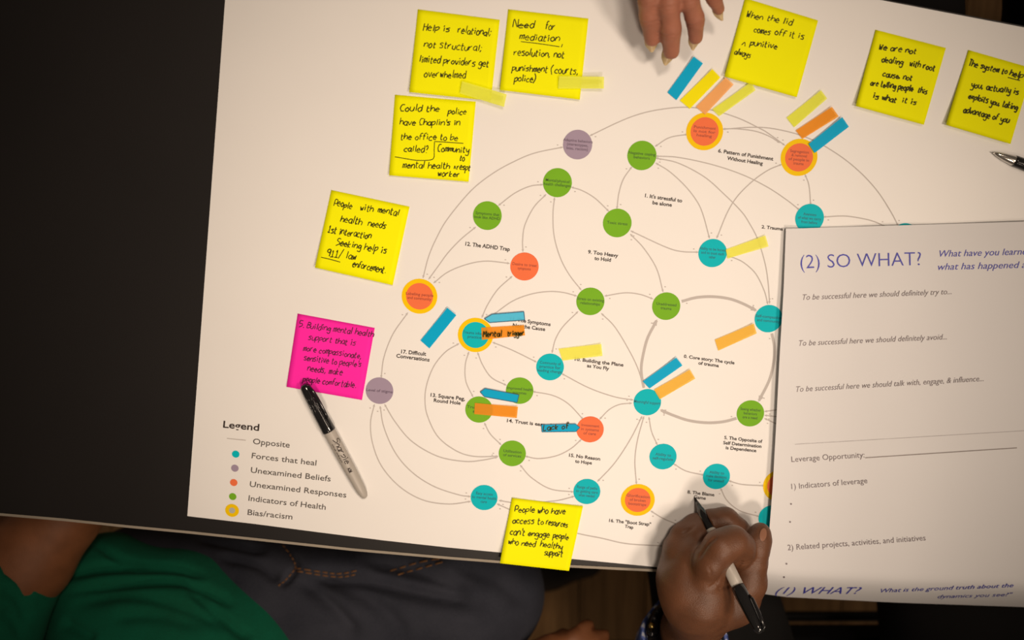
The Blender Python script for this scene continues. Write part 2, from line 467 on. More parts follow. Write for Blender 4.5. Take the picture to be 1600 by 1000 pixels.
V, Fc = [], []                                   # pale edge band: rounded strip proud of the top along the front
for (x, y) in frontw:
    V += [(x, y + .0026, TZ + .0006), (x, y - .0004, TZ + .0002), (x, y - .0008, TZ - .001), (x, y - .0008, TZ - .0262), (x, y + .0026, TZ - .0265)]
for i in range(len(frontw) - 1):
    for k in range(4): Fc.append((i * 5 + k, (i + 1) * 5 + k, (i + 1) * 5 + k + 1, i * 5 + k + 1))
eb = mesh_obj('edge_band', V, Fc, M['trim'], table); tag(eb, 'thin pale edge band')
for sx in (-.62, .78):
    c = Vector((sx, .10))
    lathe('leg', (c.x, c.y, .02), (0, .0001, 1), [(0, .038), (.64, .038), (.7, .05)], M['steel'], table)
    slab('foot', [(c.x - .04, c.y - .2), (c.x + .04, c.y - .2), (c.x + .04, c.y + .22), (c.x - .04, c.y + .22)], 0, .03, M['steel'], table)

# ================================================================== POSTER
TL_ = XY(352, 0); BL_ = XY(293, 806)
dl = Vector(TL_) - Vector(BL_)
p0, p1 = Vector(XY(1375, 0)), Vector(XY(1600, 43)); dt = p1 - p0
# intersect left edge line with top edge line
A_ = np.array([[dl.x, -dt.x], [dl.y, -dt.y]]); rhs = np.array([p0.x - BL_[0], p0.y - BL_[1]])
s_, _t = np.linalg.solve(A_, rhs); corner = Vector(BL_) + dl * s_
bot = [(293, 806), (400, 818.5), (500, 831.5), (600, 844), (700, 855), (783, 863), (900, 873.5), (1030, 886), (1120, 893), (1200, 898), (1400, 909), (1750, 927)]
botw = [XY(*p) for p in bot]
tr = p0 + dt * ((botw[-1][0] + .06 - p0.x) / dt.x)
po = botw + [tuple(tr), tuple(corner)]
poster = slab('system_map_poster', po, TZ + .0002, TZ + .0006, M['paper'])
tag(poster, 'large white printed poster of linked coloured circles spread over the table', 'poster')
H0 = .0006
LINE, NODE, RING, TXT = flat(H0 + .00008), H0 + .00022, H0 + .00018, flat(H0 + .00028)
# node discs -------------------------------------------------------
def disc(name, px, py, r, m, parent, h, sx=1):
    c = P(px, py, h); n = 48
    V = [c + Vector((math.cos(2 * PI * k / n) * r, math.sin(2 * PI * k / n) * r, 0)) for k in range(n)]
    return mesh_obj(name, V, [tuple(range(n))], m, parent)
R1, R2 = .01345, .0170
DT = .21                                            # text slope on the poster (radians, clockwise)
def node(px, py, kind, lines, ring=False, wd=38, slope=.09, r=R1, h=4.3):
    par = poster
    d = disc('printed_circle', px, py, r if not ring else R1 * .96, M[kind], poster, NODE)
    tag(d, {'teal': 'teal printed circle', 'green': 'green printed circle', 'red': 'orange-red printed circle', 'purple': 'mauve printed circle', 'grey': 'grey printed circle'}[kind] + (' inside a yellow ring' if ring else ''))
    if ring: tag(disc('printed_ring', px, py, R2, M['gold'], d, RING), 'golden yellow ring')
    if lines:
        n = len(lines); mx = max(len(s) for s in lines); T = []
        for i, s in enumerate(lines):
            ww = wd * len(s) / mx; dyy = (i - (n - 1) / 2) * (h + 1.9) + h / 2
            cx, cy = px - slope * dyy, py + dyy
            T.append((s, (cx - ww / 2, cy - ww / 2 * slope), (cx + ww / 2, cy + ww / 2 * slope), h))
        text_px('circle_text', T, M['nodetext'].get(kind, M['text']), d, TXT, .012)
    return d
NODES = [
 (902.5, 226, 'purple', ['Adaptive behaviors', '(stereotypes,', 'bias, racism)'], 0, 46), (871, 285.5, 'green', ['Mental/physical', 'health challenges'], 0, 42),
 (761.5, 337, 'green', ['Symptoms that', 'look like ADHD'], 0, 40), (1003, 243, 'green', ['Negative coping', 'behaviors'], 0, 42),
 (964.5, 348.5, 'green', ['Toxic stress'], 0, 32), (819.5, 416.5, 'red', ['Desire to treat', 'symptoms'], 0, 38),
 (922.5, 471, 'green', ['Stress on existing', 'relationships'], 0, 42), (1041, 478.5, 'green', ['Unaddressed', 'trauma'], 0, 31),
 (1201, 498, 'teal', ['Self-compassion', 'and community'], 0, 41), (1113.5, 395.5, 'teal', ['Ability to be honest', 'and to trust each', 'other'], 0, 42),
 (1265, 341, 'teal', ['Awareness', 'of what we carry', 'from before'], 0, 36),
 (1101, 205.5, 'red', ['Punishment', 'is not for', 'healing'], 1, 34), (1248.5, 246, 'red', ['Segregation', '& removal', 'of people in', 'trauma'], 1, 32),
 (655.5, 463, 'red', ['Labeling people', 'and community'], 1, 43), (743, 523.5, 'teal', ['Trauma informed', 'practices'], 1, 40),
 (859.5, 573.5, 'teal', ['Community of', 'practice for', 'leading change'], 0, 38), (812, 610.5, 'green', ['Improved health', 'outcomes'], 0, 40),
 (748.5, 640, 'green', ['Trust in the', 'system'], 0, 38), (593, 610.5, 'purple', ['Level of stigma'], 0, 41), (800.5, 708.5, 'green', ['Utilization', 'of services'], 0, 28),
 (922, 671, 'red', ['Investment', 'in systems', 'of care'], 0, 28), (1011.5, 628.5, 'teal', ['Meaningful support'], 0, 41),
 (1036, 713.5, 'teal', ['Ability to', 'self-regulate'], 0, 32), (1119.5, 744.5, 'teal', ['Ability to', 'make decisions', 'for oneself'], 0, 32),
 (917, 768, 'teal', ['Range of paths', 'to getting care', 'when needed'], 0, 34), (756.5, 777.5, 'teal', ['Easy access', 'to mental health', 'care'], 0, 38),
 (996.5, 781.3, 'red', ['Glorification', 'of broken', 'bootstraps'], 1, 36), (1172.5, 646, 'green', ['Seeing whether', 'behaviors', 'are a need'], 0, 32),
 (1219, 759, 'red', [], 1, 30), (1206, 809, 'teal', [], 0, 30), (1413, 371, 'teal', [], 0, 30), (1352, 632, 'green', [], 0, 30), (1435, 676, 'teal', [], 0, 30), (1250, 687, 'green', [], 0, 30), (1410, 370, 'green', [], 0, 3)]
for n_ in NODES[:-1]: node(n_[0], n_[1], n_[2], n_[3], bool(n_[4]), n_[5])
# connectors -------------------------------------------------------
LINES = [
 [(661, 434), (670, 400), (683, 370), (700, 341), (736, 298), (770, 271), (804, 252), (836, 239), (879, 230)],
 [(922, 212), (968, 190), (1000, 178), (1032, 171), (1070, 167.6), (1112, 172), (1152, 184), (1184, 199), (1200, 208), (1226, 227)],
 [(1130, 201.4), (1152, 201.4), (1180, 205), (1202, 213), (1218, 223)],
 [(1130, 202), (1172, 199), (1204, 200.4), (1240, 208), (1268, 218), (1288, 228), (1320, 249), (1348, 273), (1372, 300), (1392, 331), (1403.4, 353)],
 [(1024, 228.6), (1046, 215), (1074, 210)],
 [(1025, 244), (1060, 246), (1112, 257), (1160, 273), (1200, 293), (1230, 313), (1249, 328)],
 [(1025, 247), (1060, 255), (1100, 276), (1130, 302), (1158, 330), (1171, 349), (1184, 374), (1195, 410), (1200, 440), (1202.5, 474)],
 [(1025, 255), (1046, 268), (1070, 290), (1088, 313), (1098, 334), (1108.5, 372)],
 [(1221, 257), (1200, 266), (1176, 283), (1152, 307), (1136, 333), (1120, 372)],
 [(1258, 273), (1264, 290), (1266.6, 320)],
 [(1287, 339), (1320, 337.6), (1350, 342), (1368, 347), (1383, 354)],
 [(848, 288.4), (828, 291), (804, 302), (779, 321)], [(893, 292.6), (910, 298), (930, 310), (951, 330)],
 [(853, 304), (834, 324), (820, 352), (816.6, 375), (817, 393)], [(866.4, 309), (864, 335), (866, 370), (876, 404), (890, 430), (908, 453)],
 [(743, 355), (720, 374), (700, 395), (686, 414), (670, 436)], [(678, 442), (700, 425), (730, 413), (760, 408), (796, 411.6)],
 [(800, 432), (778, 452), (762, 476), (753, 496)], [(901, 462.6), (880, 457), (856, 455.6), (828, 460), (800, 471), (772, 491)],
 [(945, 462.6), (976, 457.6), (1000, 460), (1020, 467)], [(1036, 456), (1026, 420), (1006, 388), (985, 366)],
 [(986, 361), (1040, 386), (1065, 393), (1091, 394)], [(964, 326), (967, 302), (974, 280), (987, 261)],
 [(1137, 401), (1147, 403), (1163, 411), (1181, 428), (1194, 454), (1199.6, 475)],
 [(940, 490), (960, 510), (980, 542), (996, 574), (1006, 606)], [(862.6, 551), (868, 530), (880, 510), (903, 487)],
 [(770, 535), (800, 547), (838, 565.6)], [(878, 584), (920, 606), (960, 620), (989, 625)],
 [(717, 537), (696, 550), (678, 572), (667, 600), (664, 625), (668, 650), (684, 682), (712, 704), (740, 713), (778, 713)],
 [(732.6, 550), (727, 570), (728, 596), (739, 620)], [(746.4, 551), (754, 570), (768, 590), (791, 602)],
 [(833, 612), (864, 618), (888, 631), (911, 655)], [(937, 655), (952, 640), (968, 632), (987, 630)],
 [(757, 661), (766, 678), (783, 695)], [(821, 713), (842, 716.6), (870, 712), (892, 701), (908, 687)],
 [(813, 727), (830, 746), (860, 764), (896, 768.6)], [(1003, 651), (984, 688), (960, 724), (934, 752)],
 [(1006, 651), (996, 688), (992, 720), (994.4, 756)], [(1014, 652), (1018, 674), (1027, 695)],
 [(1053, 725), (1072, 736), (1100, 742.4)], [(1139, 751.4), (1160, 757), (1194, 759)],
 [(1126, 763), (1136, 782), (1156, 798), (1186, 807)],
 [(1195, 643), (1215, 640), (1240, 636)], [(1195, 649), (1215, 651), (1240, 652)], [(1195, 654), (1214, 663), (1240, 678)],
 [(595.6, 590), (600, 558), (614, 522), (637, 489)],
 [(585, 632), (579, 660), (582, 692), (596, 728), (624, 760), (660, 781), (700, 787.6), (735, 783.6)],
 [(594, 635), (600, 668), (618, 708), (644, 738), (678, 760), (716, 773), (735, 776)],
 [(601, 632), (618, 660), (644, 690), (684, 713), (726, 721), (754, 719), (777, 714.4)],
 [(780, 782), (798, 785), (830, 787), (854, 784), (874, 781.6), (897, 775.6)],
 [(777, 787.6), (796, 796), (850, 820), (905, 834), (940, 841), (980, 849.6), (1035, 853)],
 [(1017, 798.5), (1036, 810), (1060, 820)], [(1208, 350), (1206, 400), (1205, 474)][1:2] * 2]
THICK = [
 [(1065, 471), (1088, 465), (1114, 463.6), (1140, 467), (1162, 475), (1181, 485)],
 [(1206, 521), (1210, 542), (1209, 566), (1202, 594), (1186, 626)],
 [(1151, 653.6), (1130, 659), (1104, 660.6), (1076, 657), (1052, 649), (1033, 641)],
 [(1006, 606), (1003, 590), (1002, 574), (1005, 554), (1012, 528), (1026, 501)]]
def arrow(p, q, s, V, Fc, hf):
    """small head at p pointing away from q"""
    dx, dy = p[0] - q[0], p[1] - q[1]; l = math.hypot(dx, dy); dx /= l; dy /= l
    k = len(V); V += [hf(p[0] + dx * s * .3, p[1] + dy * s * .3), hf(p[0] - dx * s - dy * s * .55, p[1] - dy * s + dx * s * .55), hf(p[0] - dx * s + dy * s * .55, p[1] - dy * s - dx * s * .55)]
    Fc.append((k, k + 1, k + 2))
for li, pts in enumerate(LINES[:-1] + THICK):
    th = pts in THICK; V, Fc = [], []; LINE = flat(H0 + .00005 + li * 1e-6); HEAD = flat(H0 + .00011 + li * 5e-7)
    sp = smooth_pts(pts, 8); ribbon(sp, 4.4 if th else 1.8, V, Fc, LINE)
    s = 7.5 if th else 3.4
    arrow(sp[-1], sp[-4], s, V, Fc, HEAD)
    if not th: arrow(sp[0], sp[3], s, V, Fc, HEAD)
    for e, q in ((sp[0], sp[5]), (sp[-1], sp[-6])):          # tiny sign marks beside the ends
        dx, dy = q[0] - e[0], q[1] - e[1]; l = math.hypot(dx, dy) or 1; c = (e[0] + dx / l * 7 - dy / l * 5, e[1] + dy / l * 7 + dx / l * 5)
        ribbon([(c[0] - 1.2, c[1]), (c[0] + 1.2, c[1] + .2)], 1.6, V, Fc, LINE)
    o = mesh_obj('connector_line', V, Fc, M['line'], poster)
    if th: tag(o, 'thick taupe connector line')
# captions ---------------------------------------------------------
CAPS = [
 [('12. The ADHD Trap', (727, 383.6), (796.4, 392.4), 6)],
 [('9. Too Heavy', (918.6, 396), (965.6, 402.2), 5.6), ('to Hold', (928.6, 406), (954.4, 409), 5.6)],
 [("1. It's stressful to", (1007.6, 308), (1065.6, 316.4), 5.6), ('be alone', (1019.4, 319), (1049.6, 323), 5.6)],
 [('6. Pattern of Punishment', (1122, 238), (1208, 251), 5.6), ('Without Healing', (1136, 249.6), (1191.6, 258), 5.6)],
 [('11. The Symptoms', (797, 501), (860, 509.6), 5.6), ('Not the Cause', (801, 510.6), (851.6, 517.2), 5.6)],
 [('17. Difficult', (626.6, 552), (665.6, 556), 5.8), ('Conversations', (619, 558.5), (671, 565), 5.8)],
 [('13. Square Peg,', (672.6, 619.6), (726.4, 626), 5.6), ('Round Hole', (677.6, 628), (719.4, 632.6), 5.6)],
 [('14. Trust is earned', (792, 659.6), (861, 667.5), 5.4)],
 [('10. Building the Plane', (898, 563.4), (974, 572.8), 5.2), ('as You Fly', (917, 573.6), (951.5, 578.6), 5.2)],
 [('0. Core story: The cycle', (1068.4, 559), (1147.4, 569.4), 5), ('of trauma', (1091, 569.4), (1123, 573.8), 5)],
 [('5. The Opposite of', (1131.6, 686), (1191, 692.2), 5), ('Self Determination', (1130, 694), (1189.6, 700), 5), ('is Dependence', (1134, 701.8), (1181.6, 706.6), 5)],
 [('8. The Blame', (1074, 771), (1116, 775.6), 5), ('Game', (1084, 778.6), (1102.6, 781), 5)],
 [('15. No Reason', (889, 713.6), (937.6, 719.6), 5.2), ('to Hope', (898.4, 723), (924.6, 726), 5.2)],
 [('16. The "Boot Strap"', (951.6, 815.6), (1017, 821.8), 5), ('Trap', (976, 824.6), (989.4, 826.6), 5)],
 [('2. Trauma roots', (1190, 356.6), (1243, 362.5), 5)]]
for c_ in CAPS: text_px('caption', c_, M['text'], poster, TXT, .022)
# legend
text_px('legend_heading', [('Legend', (348.4, 668), (404.6, 673.2), 10.6)], M['text'], poster, TXT, .018)
for s, a, b in [('Opposite', (395, 693.6), (452.4, 699.6)), ('Forces that heal', (393, 716), (494, 727.6)), ('Unexamined Beliefs', (391.6, 738.4), (516.4, 752.4)),
                ('Unexamined Responses', (390, 760.4), (540.8, 777.6)), ('Indicators of Health', (388, 782.4), (508.6, 796.6)), ('Bias/racism', (386.6, 804.4), (456.6, 811.8))]:
    text_px('legend_text', [(s, a, b, 8.7)], M['legend'], poster, TXT, .006)
V, Fc = [], []; ribbon([(354.5, 685), (384, 688)], 1.3, V, Fc, LINE); mesh_obj('legend_line', V, Fc, M['line'], poster)
for px, py, k in ((368.3, 709.6, 'teal'), (367, 731.6, 'purple'), (365.2, 754, 'red'), (363.6, 776, 'green')):
    tag(disc('legend_dot', px, py, .0037, M[k], poster, NODE), {'teal': 'teal', 'purple': 'mauve', 'red': 'orange-red', 'green': 'green'}[k] + ' legend dot')
d = disc('legend_dot', 362.6, 797.6, .0031, M['grey'], poster, NODE + .0001); tag(d, 'grey legend dot in a yellow ring')
disc('legend_ring', 362.6, 797.6, .0069, M['gold'], d, NODE)

# ================================================================== STICKY NOTES
def sticky(name, label, quad, m, lines, lift=.004, base=.0012, ink='ink', xh=6.2, wpx=1.5, seed=1, extra=(), curl=2.0, side=0.0, group=None):
    tl, tr, br, bl = [np.array(q, float) for q in quad]
    def hh(u, v): return base + lift * max(v, 0) ** curl + side * (u - .5) ** 2
    N = 14; V, Fc = [], []
    for th in (0, -.00012):
        for j in range(N + 1):
            for i in range(N + 1):
                u, v_ = i / N, j / N
                q = (1 - v_) * ((1 - u) * tl + u * tr) + v_ * ((1 - u) * bl + u * br)
                V.append(P(q[0], q[1], hh(u, v_) + th))
    K = (N + 1) ** 2
    for j in range(N):
        for i in range(N):
            a = j * (N + 1) + i
            Fc.append((a, a + N + 1, a + N + 2, a + 1)); Fc.append((K + a, K + a + 1, K + a + N + 2, K + a + N + 1))
    rim = [i for i in range(N + 1)] + [(j + 1) * (N + 1) - 1 for j in range(1, N + 1)] + [N * (N + 1) + i for i in range(N - 1, -1, -1)] + [j * (N + 1) for j in range(N - 1, 0, -1)]
    for a, b in zip(rim, rim[1:] + rim[:1]): Fc.append((a, b, K + b, K + a))
    o = mesh_obj(name, V, Fc, m, None, True); tag(o, label, 'sticky note', group)
    Mi = np.linalg.inv(np.array([tr - tl, bl - tl]).T)
    def hf(x, y):
        u, v_ = Mi @ (np.array([x, y]) - tl)
        return P(x, y, hh(u, min(v_, 1)) + .0002)
    if lines: hand_px([(s, a, b, xh) for s, a, b in lines], M[ink], o, hf, wpx, seed, extra=extra)
    return o
sticky('sticky_note', 'yellow sticky note reading Help is relational, leftmost of the top row', [(652.9, 14.6), (781, 31), (767, 157.5), (639.4, 144)], M['note'],
 [('Help is', (661, 47.5), (702, 49)), ('relational;', (715, 50.5), (769, 56)), ('not structural;', (662.5, 73), (755, 80)), ('limited providers get', (655, 97), (763, 104)), ('overwhelmed', (662.5, 119.5), (727, 122))], seed=1, lift=.003)
sticky('sticky_note', 'yellow sticky note reading Need for mediation, with an underlined word', [(794, 14.6), (919.5, 29), (906, 155.7), (781, 140.6)], M['note'],
 [('Need', (801.4, 42.8), (834, 43)), ('for', (852, 45), (867, 46)), ('mediation', (812, 60.8), (873.4, 65)), ('resolution, not', (802.5, 86), (881, 90)), ('punishment (courts,', (800, 110), (903, 116)), ('police)', (803.6, 127), (838, 128))],
 seed=2, lift=.0035, extra=[[(813.8, 65), (840, 68), (874, 73)], [(879, 69), (877, 74)]])
sticky('sticky_note', 'yellow sticky note reading Could the police, below the top row', [(617, 148), (743.5, 158.8), (732.4, 284), (608, 274)], M['note'],
 [('Could the', (625, 173), (686, 174)), ('police', (700, 178), (728, 179)), ("have Chaplin's in", (624.4, 195), (718, 196)), ('the office to be', (625.6, 218), (715, 219)), ('called?', (631, 237), (669, 237.5)), ('Community', (683.6, 236), (732, 239)), ('to', (718, 251), (725, 252)),
  ('mental health', (629, 262), (702, 263.5)), ('^respt', (709, 264), (734.4, 266)), ('worker', (684, 275), (718, 276.5))], seed=3, xh=5.6, lift=.003, base=.0009,
 extra=[[(617, 245), (634, 248), (652, 250.6), (672, 250), (678, 246), (678.4, 234), (679, 221)], [(679, 221), (724, 224)]])
sticky('sticky_note', 'yellow sticky note reading People with mental health needs, tilted above the pink note', [(517.6, 297), (640, 323), (613.6, 445.6), (492, 418)], M['note'],
 [('People', (521.6, 321), (549, 326)), ('with', (562.4, 328), (582.4, 330.5)), ('mental', (590, 331.6), (622.4, 337)), ('health', (531.6, 346), (564.4, 351)), ('needs', (574.4, 352), (602, 357.5)), ('1st interaction', (511.6, 363), (579, 373)),
  ('Seeking help is', (525, 383), (603, 396)), ('911/ law', (509.6, 400), (555.6, 405.5)), ('enforcement.', (550.4, 417), (602, 426.5))], seed=4, lift=.003, extra=[[(501.6, 402), (515, 405), (531.6, 409.6)]])
sticky('sticky_note', 'bright pink sticky note with handwriting, marker cap lying on its corner', [(465, 490), (585.6, 512.4), (565.6, 625), (447.6, 604.4)], M['pinknote'],
 [('5. Building mental health', (467, 511), (583, 526)), ('support that is', (481.6, 530), (555, 540)), ('more compassionate,', (473.6, 548), (564.4, 560)), ("sensitive to people's", (474.4, 563), (563.6, 573)), ('needs, make', (480, 579), (534.4, 586)), ('people comfortable.', (473, 596), (556, 606))],
 ink='pinkink', seed=5, xh=5.4, wpx=1.35, lift=.0012, base=.0009)
sticky('sticky_note', 'yellow sticky note reading When the lid comes off, beside the reaching fingers', [(1164, -3), (1278.4, 32), (1245, 152), (1132, 119.6)], M['note'],
 [('When', (1166, 27), (1191, 31)), ('the lid', (1198, 32), (1237, 39)), ('comes', (1177.6, 50), (1203, 54)), ('off it is', (1210, 54), (1255.6, 61)), ('punitive', (1172, 71), (1213.6, 76)), ('^', (1159, 71), (1166, 73)), ('always', (1147, 84), (1172, 90))], seed=6, xh=5.6, lift=.004)
sticky('sticky_note', 'yellow sticky note reading We are not dealing with root cause, near the top right', [(1368, 46.4), (1478, 75), (1443.6, 195), (1337, 165.6)], M['note'],
 [('We are not', (1373, 77), (1431, 84)), ('dealing', (1377.6, 96), (1410, 102)), ('with root', (1421, 103), (1460, 110)), ('cause, not', (1379, 119), (1424.4, 126)), ('are telling people', (1360, 133), (1426, 143)), ('this', (1434, 144), (1448, 147)), ('is what', (1363.6, 153), (1400, 160)), ('it is', (1409, 160), (1431, 164))], seed=7, xh=5.4, wpx=1.9, lift=.004)
sticky('sticky_note', 'yellow sticky note reading The system to help you, cut by the right edge', [(1513, 78), (1614, 107), (1579, 225), (1478, 195)], M['note'],
 [('The system to', (1513, 102), (1573, 116)), ('help', (1577, 117), (1597, 123)), ('you, actually is', (1517, 136), (1591, 148)), ('exploits you, taking', (1513, 154), (1589, 172)), ('advantage of you', (1505, 175), (1576, 192))], seed=8, xh=5.4, wpx=1.9, lift=.004, extra=[[(1575, 121), (1594, 126)]])
sticky('sticky_note', 'yellow sticky note reading People who have access, hanging over the table edge', [(800, 778), (911, 791), (889, 892), (781, 880)], M['note'],
 [('People who have', (804.4, 799.5), (883, 803)), ('access to', (800.6, 817), (849, 819)), ('resources', (853, 819), (886.4, 824)), ("can't engage", (796.4, 835), (858, 840)), ('people', (864, 840), (887.6, 843)), ('who need', (794, 850), (836, 854)), ('healthy', (844, 854), (878, 858)), ('support', (850.4, 867), (878.4, 870))], seed=9, xh=5.4, wpx=1.5, lift=.006, side=.003)

# ================================================================== TAPE FLAGS
def fmat(n, c, t): return mat('flag_' + n, c, .45, .02, 20, transp=t, spec=.08)
FM = {'blue': fmat('blue', alb(0, 162, 186, k=.88), .1), 'lblue': fmat('light_blue', alb(90, 185, 210, k=1.0), .28), 'orange': fmat('orange', alb(255, 140, 35, k=1.05), .34), 'amber': fmat('amber', alb(255, 172, 62, k=1.05), .3),
      'peach': fmat('peach', alb(255, 160, 88, k=1.02), .24), 'lime': fmat('lime', alb(228, 222, 66, k=1.1), .36), 'pale': fmat('pale_yellow', alb(244, 236, 80, k=1.1), .36), 'yellow': fmat('yellow', alb(252, 218, 0, k=.95), .14)}
def flag(label, quad, m, h=.0016, outline=None, text=None, curl=.0015):
    """quad goes round the flag; a translucent strip with one end lifted"""
    q = [np.array(p, float) for p in quad]
    if len(q) == 4:
        N = 8; V, Fc = [], []
        for i in range(N + 1):
            u = i / N; a = q[0] + (q[1] - q[0]) * u; b = q[3] + (q[2] - q[3]) * u
            z = h + curl * u ** 3
            V += [P(a[0], a[1], z), P(b[0], b[1], z)]
        for i in range(N): k = 2 * i; Fc.append((k, k + 1, k + 3, k + 2))
        o = mesh_obj('tape_flag', V, Fc, m)
    else:
        o = mesh_obj('tape_flag', [P(p[0], p[1], h) for p in q], [tuple(range(len(q)))], m)
    tag(o, label, 'tape flag')
    if outline:
        V, Fc = [], []
        for a, b in zip(quad, quad[1:] + quad[:1]): ribbon([a, b], outline, V, Fc, flat(h + .0002))
        mesh_obj('pen_outline', V, Fc, M['outline'], o)
    if text: hand_px(text, M['ink'], o, flat(h + .0012 if len(q) == 4 else h + .0003), 1.5, 3)
    return o
M['outline'] = mat('blue_black_pen', alb(50, 92, 110), .5)
flag('pale lime tape flag across the bottom corner of the Help is relational note', [(722, 127), (791.7, 147.4), (787.5, 167), (718.5, 146)], FM['lime'], .0062)
flag('pale lime tape flag on the right edge of the Need for mediation note', [(873.4, 119), (943.8, 120), (943.5, 138.4), (872, 138.4)], FM['lime'], .0062)
flag('blue tape flag nearest the reaching fingertips', [(1050, 150.5), (1091, 93.5), (1098.4, 99), (1057, 156.4)][0:0] or [(1043, 144.4), (1084, 88.4), (1098.4, 99), (1057, 156.4)], FM['blue'])
flag('golden yellow tape flag between the top blue flag and an orange one', [(1062.4, 157), (1113, 108), (1125.6, 121), (1078, 170)], FM['yellow'])
flag('pale orange tape flag reaching the top yellow-ringed circle', [(1087.5, 167), (1134, 121), (1146.4, 132), (1102, 179)], FM['peach'], .0018)
flag('lime tape flag touching the bottom edge of the When the lid note', [(1113, 171), (1174, 128), (1180.5, 141), (1124, 181.5)], FM['lime'], .0019)
flag('faded lime tape flag, highest of the three right of the lid note', [(1229, 184), (1283, 141), (1292.5, 154), (1241, 199)], FM['lime'])
flag('bright orange tape flag pointing into the right yellow-ringed circle', [(1243.6, 204), (1300, 167), (1310.5, 182), (1254, 217)], FM['orange'], .0018)
flag('deep blue tape flag, lowest of the three on the right yellow-ringed circle', [(1263.6, 225), (1316, 183), (1326.4, 198), (1273, 239)], FM['blue'], .0022)
flag('pale yellow tape flag right of a teal circle, crossed by a printed line', [(1134, 390), (1196, 368), (1201, 385), (1137, 404)], FM['pale'])
flag('plain blue tape flag above the Difficult Conversations caption', [(657, 532), (699, 481), (713, 492.5), (671, 544.4)], FM['blue'])
flag('arrow-shaped light blue tape flag with a drawn outline, pointing left', [(757, 498), (769, 491), (818.6, 487), (820, 500), (765, 504)], FM['lblue'], .0016, 1.2)
flag('orange tape flag with the handwritten words Mental trigger', [(752, 512), (819, 508), (820.4, 524), (753, 531)], FM['orange'], .0013, None, [('Mental', (755, 526.5), (784, 525.5), 5), ('trigger', (793, 525), (819, 524), 4.6)], .0005)
flag('pale yellow tape flag above the Building the Plane caption', [(873, 545), (939.5, 537.5), (941.5, 556), (879, 563.5)], FM['pale'])
flag('amber tape flag alone left of the right-hand teal circle', [(1117, 531), (1178, 505.6), (1182.4, 521), (1122.4, 548)], FM['amber'])
flag('blue tape flag at the upper left of the Core story caption', [(1004.4, 596), (1056.6, 559), (1066.4, 571), (1015, 607)], FM['blue'], .0018)
flag('orange tape flag overlapping the central teal circle, below the blue one', [(1022, 609), (1078, 577.6), (1086.4, 591.6), (1031, 624)], FM['amber'], .0016)
flag('arrow-shaped deep blue tape flag pointing left over a green circle', [(750.4, 612.4), (758, 607), (811, 617), (808, 629), (757, 620)], FM['blue'], .0016, 1.1)
flag('orange tape flag half covering a green circle by the Square Peg caption', [(742, 629.6), (809.4, 635.6), (807.6, 653), (741, 647)], FM['orange'], .0014)
flag('arrow-shaped blue tape flag reading Lack of, pointing at an orange-red circle', [(846, 663.6), (899, 662.4), (906, 668), (900, 674.4), (847, 675)], FM['blue'], .0016, .9, [('Lack of', (849, 672.4), (888, 670), 4.6)])

# ================================================================== WORKSHEET (SO WHAT?)
left = [(347, 1229), (357, 1228), (450, 1224.5), (560, 1218), (660, 1213), (760, 1207.5), (860, 1200), (905, 1194), (928, 1189), (960, 1186)]
def lx(y):
    return float(np.interp(y, [p[0] for p in left], [p[1] for p in left]))
def top_y(x): return 357.5 - (x - 1228) * .030
def bot_y(x): return float(np.interp(x, [1189, 1230, 1400, 1600, 1800], [927.5, 933, 941.5, 948.5, 955]))
def sheet_h(x, y):
    b = bot_y(x); k = max(0, (y - (b - 42)) / 42.0)
    return .0035 + .0045 * math.exp(-((x - lx(y)) / 22.0) ** 2) * (0.35 + .65 * math.sin(min(1, max(0, (y - 350) / 550)) * PI)) \
        + .003 * math.exp(-((x - 1390) / 60.0) ** 2) + .0055 * math.sin((x - 1500) / 75.0) * .35 - .068 * k ** 2.2 + .004 * (y > 700) * min(1, (y - 700) / 150)
NX, NY = 44, 70; V, Fc = [], []
for th in (0, -.00018):
    for j in range(NY + 1):
        for i in range(NX + 1):
            u = i / NX; v_ = j / NY
            xx = 1228 + u * 560; y0, y1 = top_y(xx), bot_y(xx)
            yy = y0 + (y1 - y0) * (v_ if v_ < 0 else v_ ** .93)
            xl = lx(yy); xx = xl + u * (1790 - xl)
            y0, y1 = top_y(xx), bot_y(xx); yy = y0 + (y1 - y0) * v_ ** .93
            V.append(P(xx, yy, sheet_h(xx, yy) + th))
K = (NX + 1) * (NY + 1)
for j in range(NY):
    for i in range(NX):
        a = j * (NX + 1) + i
        Fc.append((a, a + NX + 1, a + NX + 2, a + 1)); Fc.append((K + a, K + a + 1, K + a + NX + 2, K + a + NX + 1))
sheet = mesh_obj('worksheet', V, Fc, M['sheet'], None, True)
tag(sheet, 'white worksheet headed SO WHAT, curling over the table edge at right', 'paper sheet')
def SH(x, y): return P(x, y, sheet_h(x, y) + .0004)
text_px('heading', [('(2) SO WHAT?', (1251, 419.5), (1439.5, 414.5), 21.5)], M['navy'], sheet, SH, -.012)
text_px('heading', [('What have you learned', (1468.5, 401.5), (1614, 397.5), 10.5), ('what has happened and', (1466, 422), (1622, 418), 10.5)], M['navy'], sheet, SH, -.004, .3)
for s, a, b in [('To be successful here we should definitely try to...', (1254.5, 468.8), (1487, 459.6)), ('To be successful here we should definitely avoid...', (1248.8, 540.5), (1479.5, 530.3)), ('To be successful here we should talk with, engage, & influence...', (1244.5, 612.5), (1537, 595.5))]:
    text_px('prompt_text', [(s, a, b, 8.8)], M['sheettext'], sheet, SH, -.006, .3)
for s, a, b in [('Leverage Opportunity:', (1237, 722), (1351, 714.8)), ('1) Indicators of leverage', (1237, 764.5), (1355.5, 755)), ('2) Related projects, activities, and initiatives', (1231, 860), (1446.5, 844.4))]:
    text_px('prompt_text', [(s, a, b, 8.8)], M['sheettext'], sheet, SH, -.004)
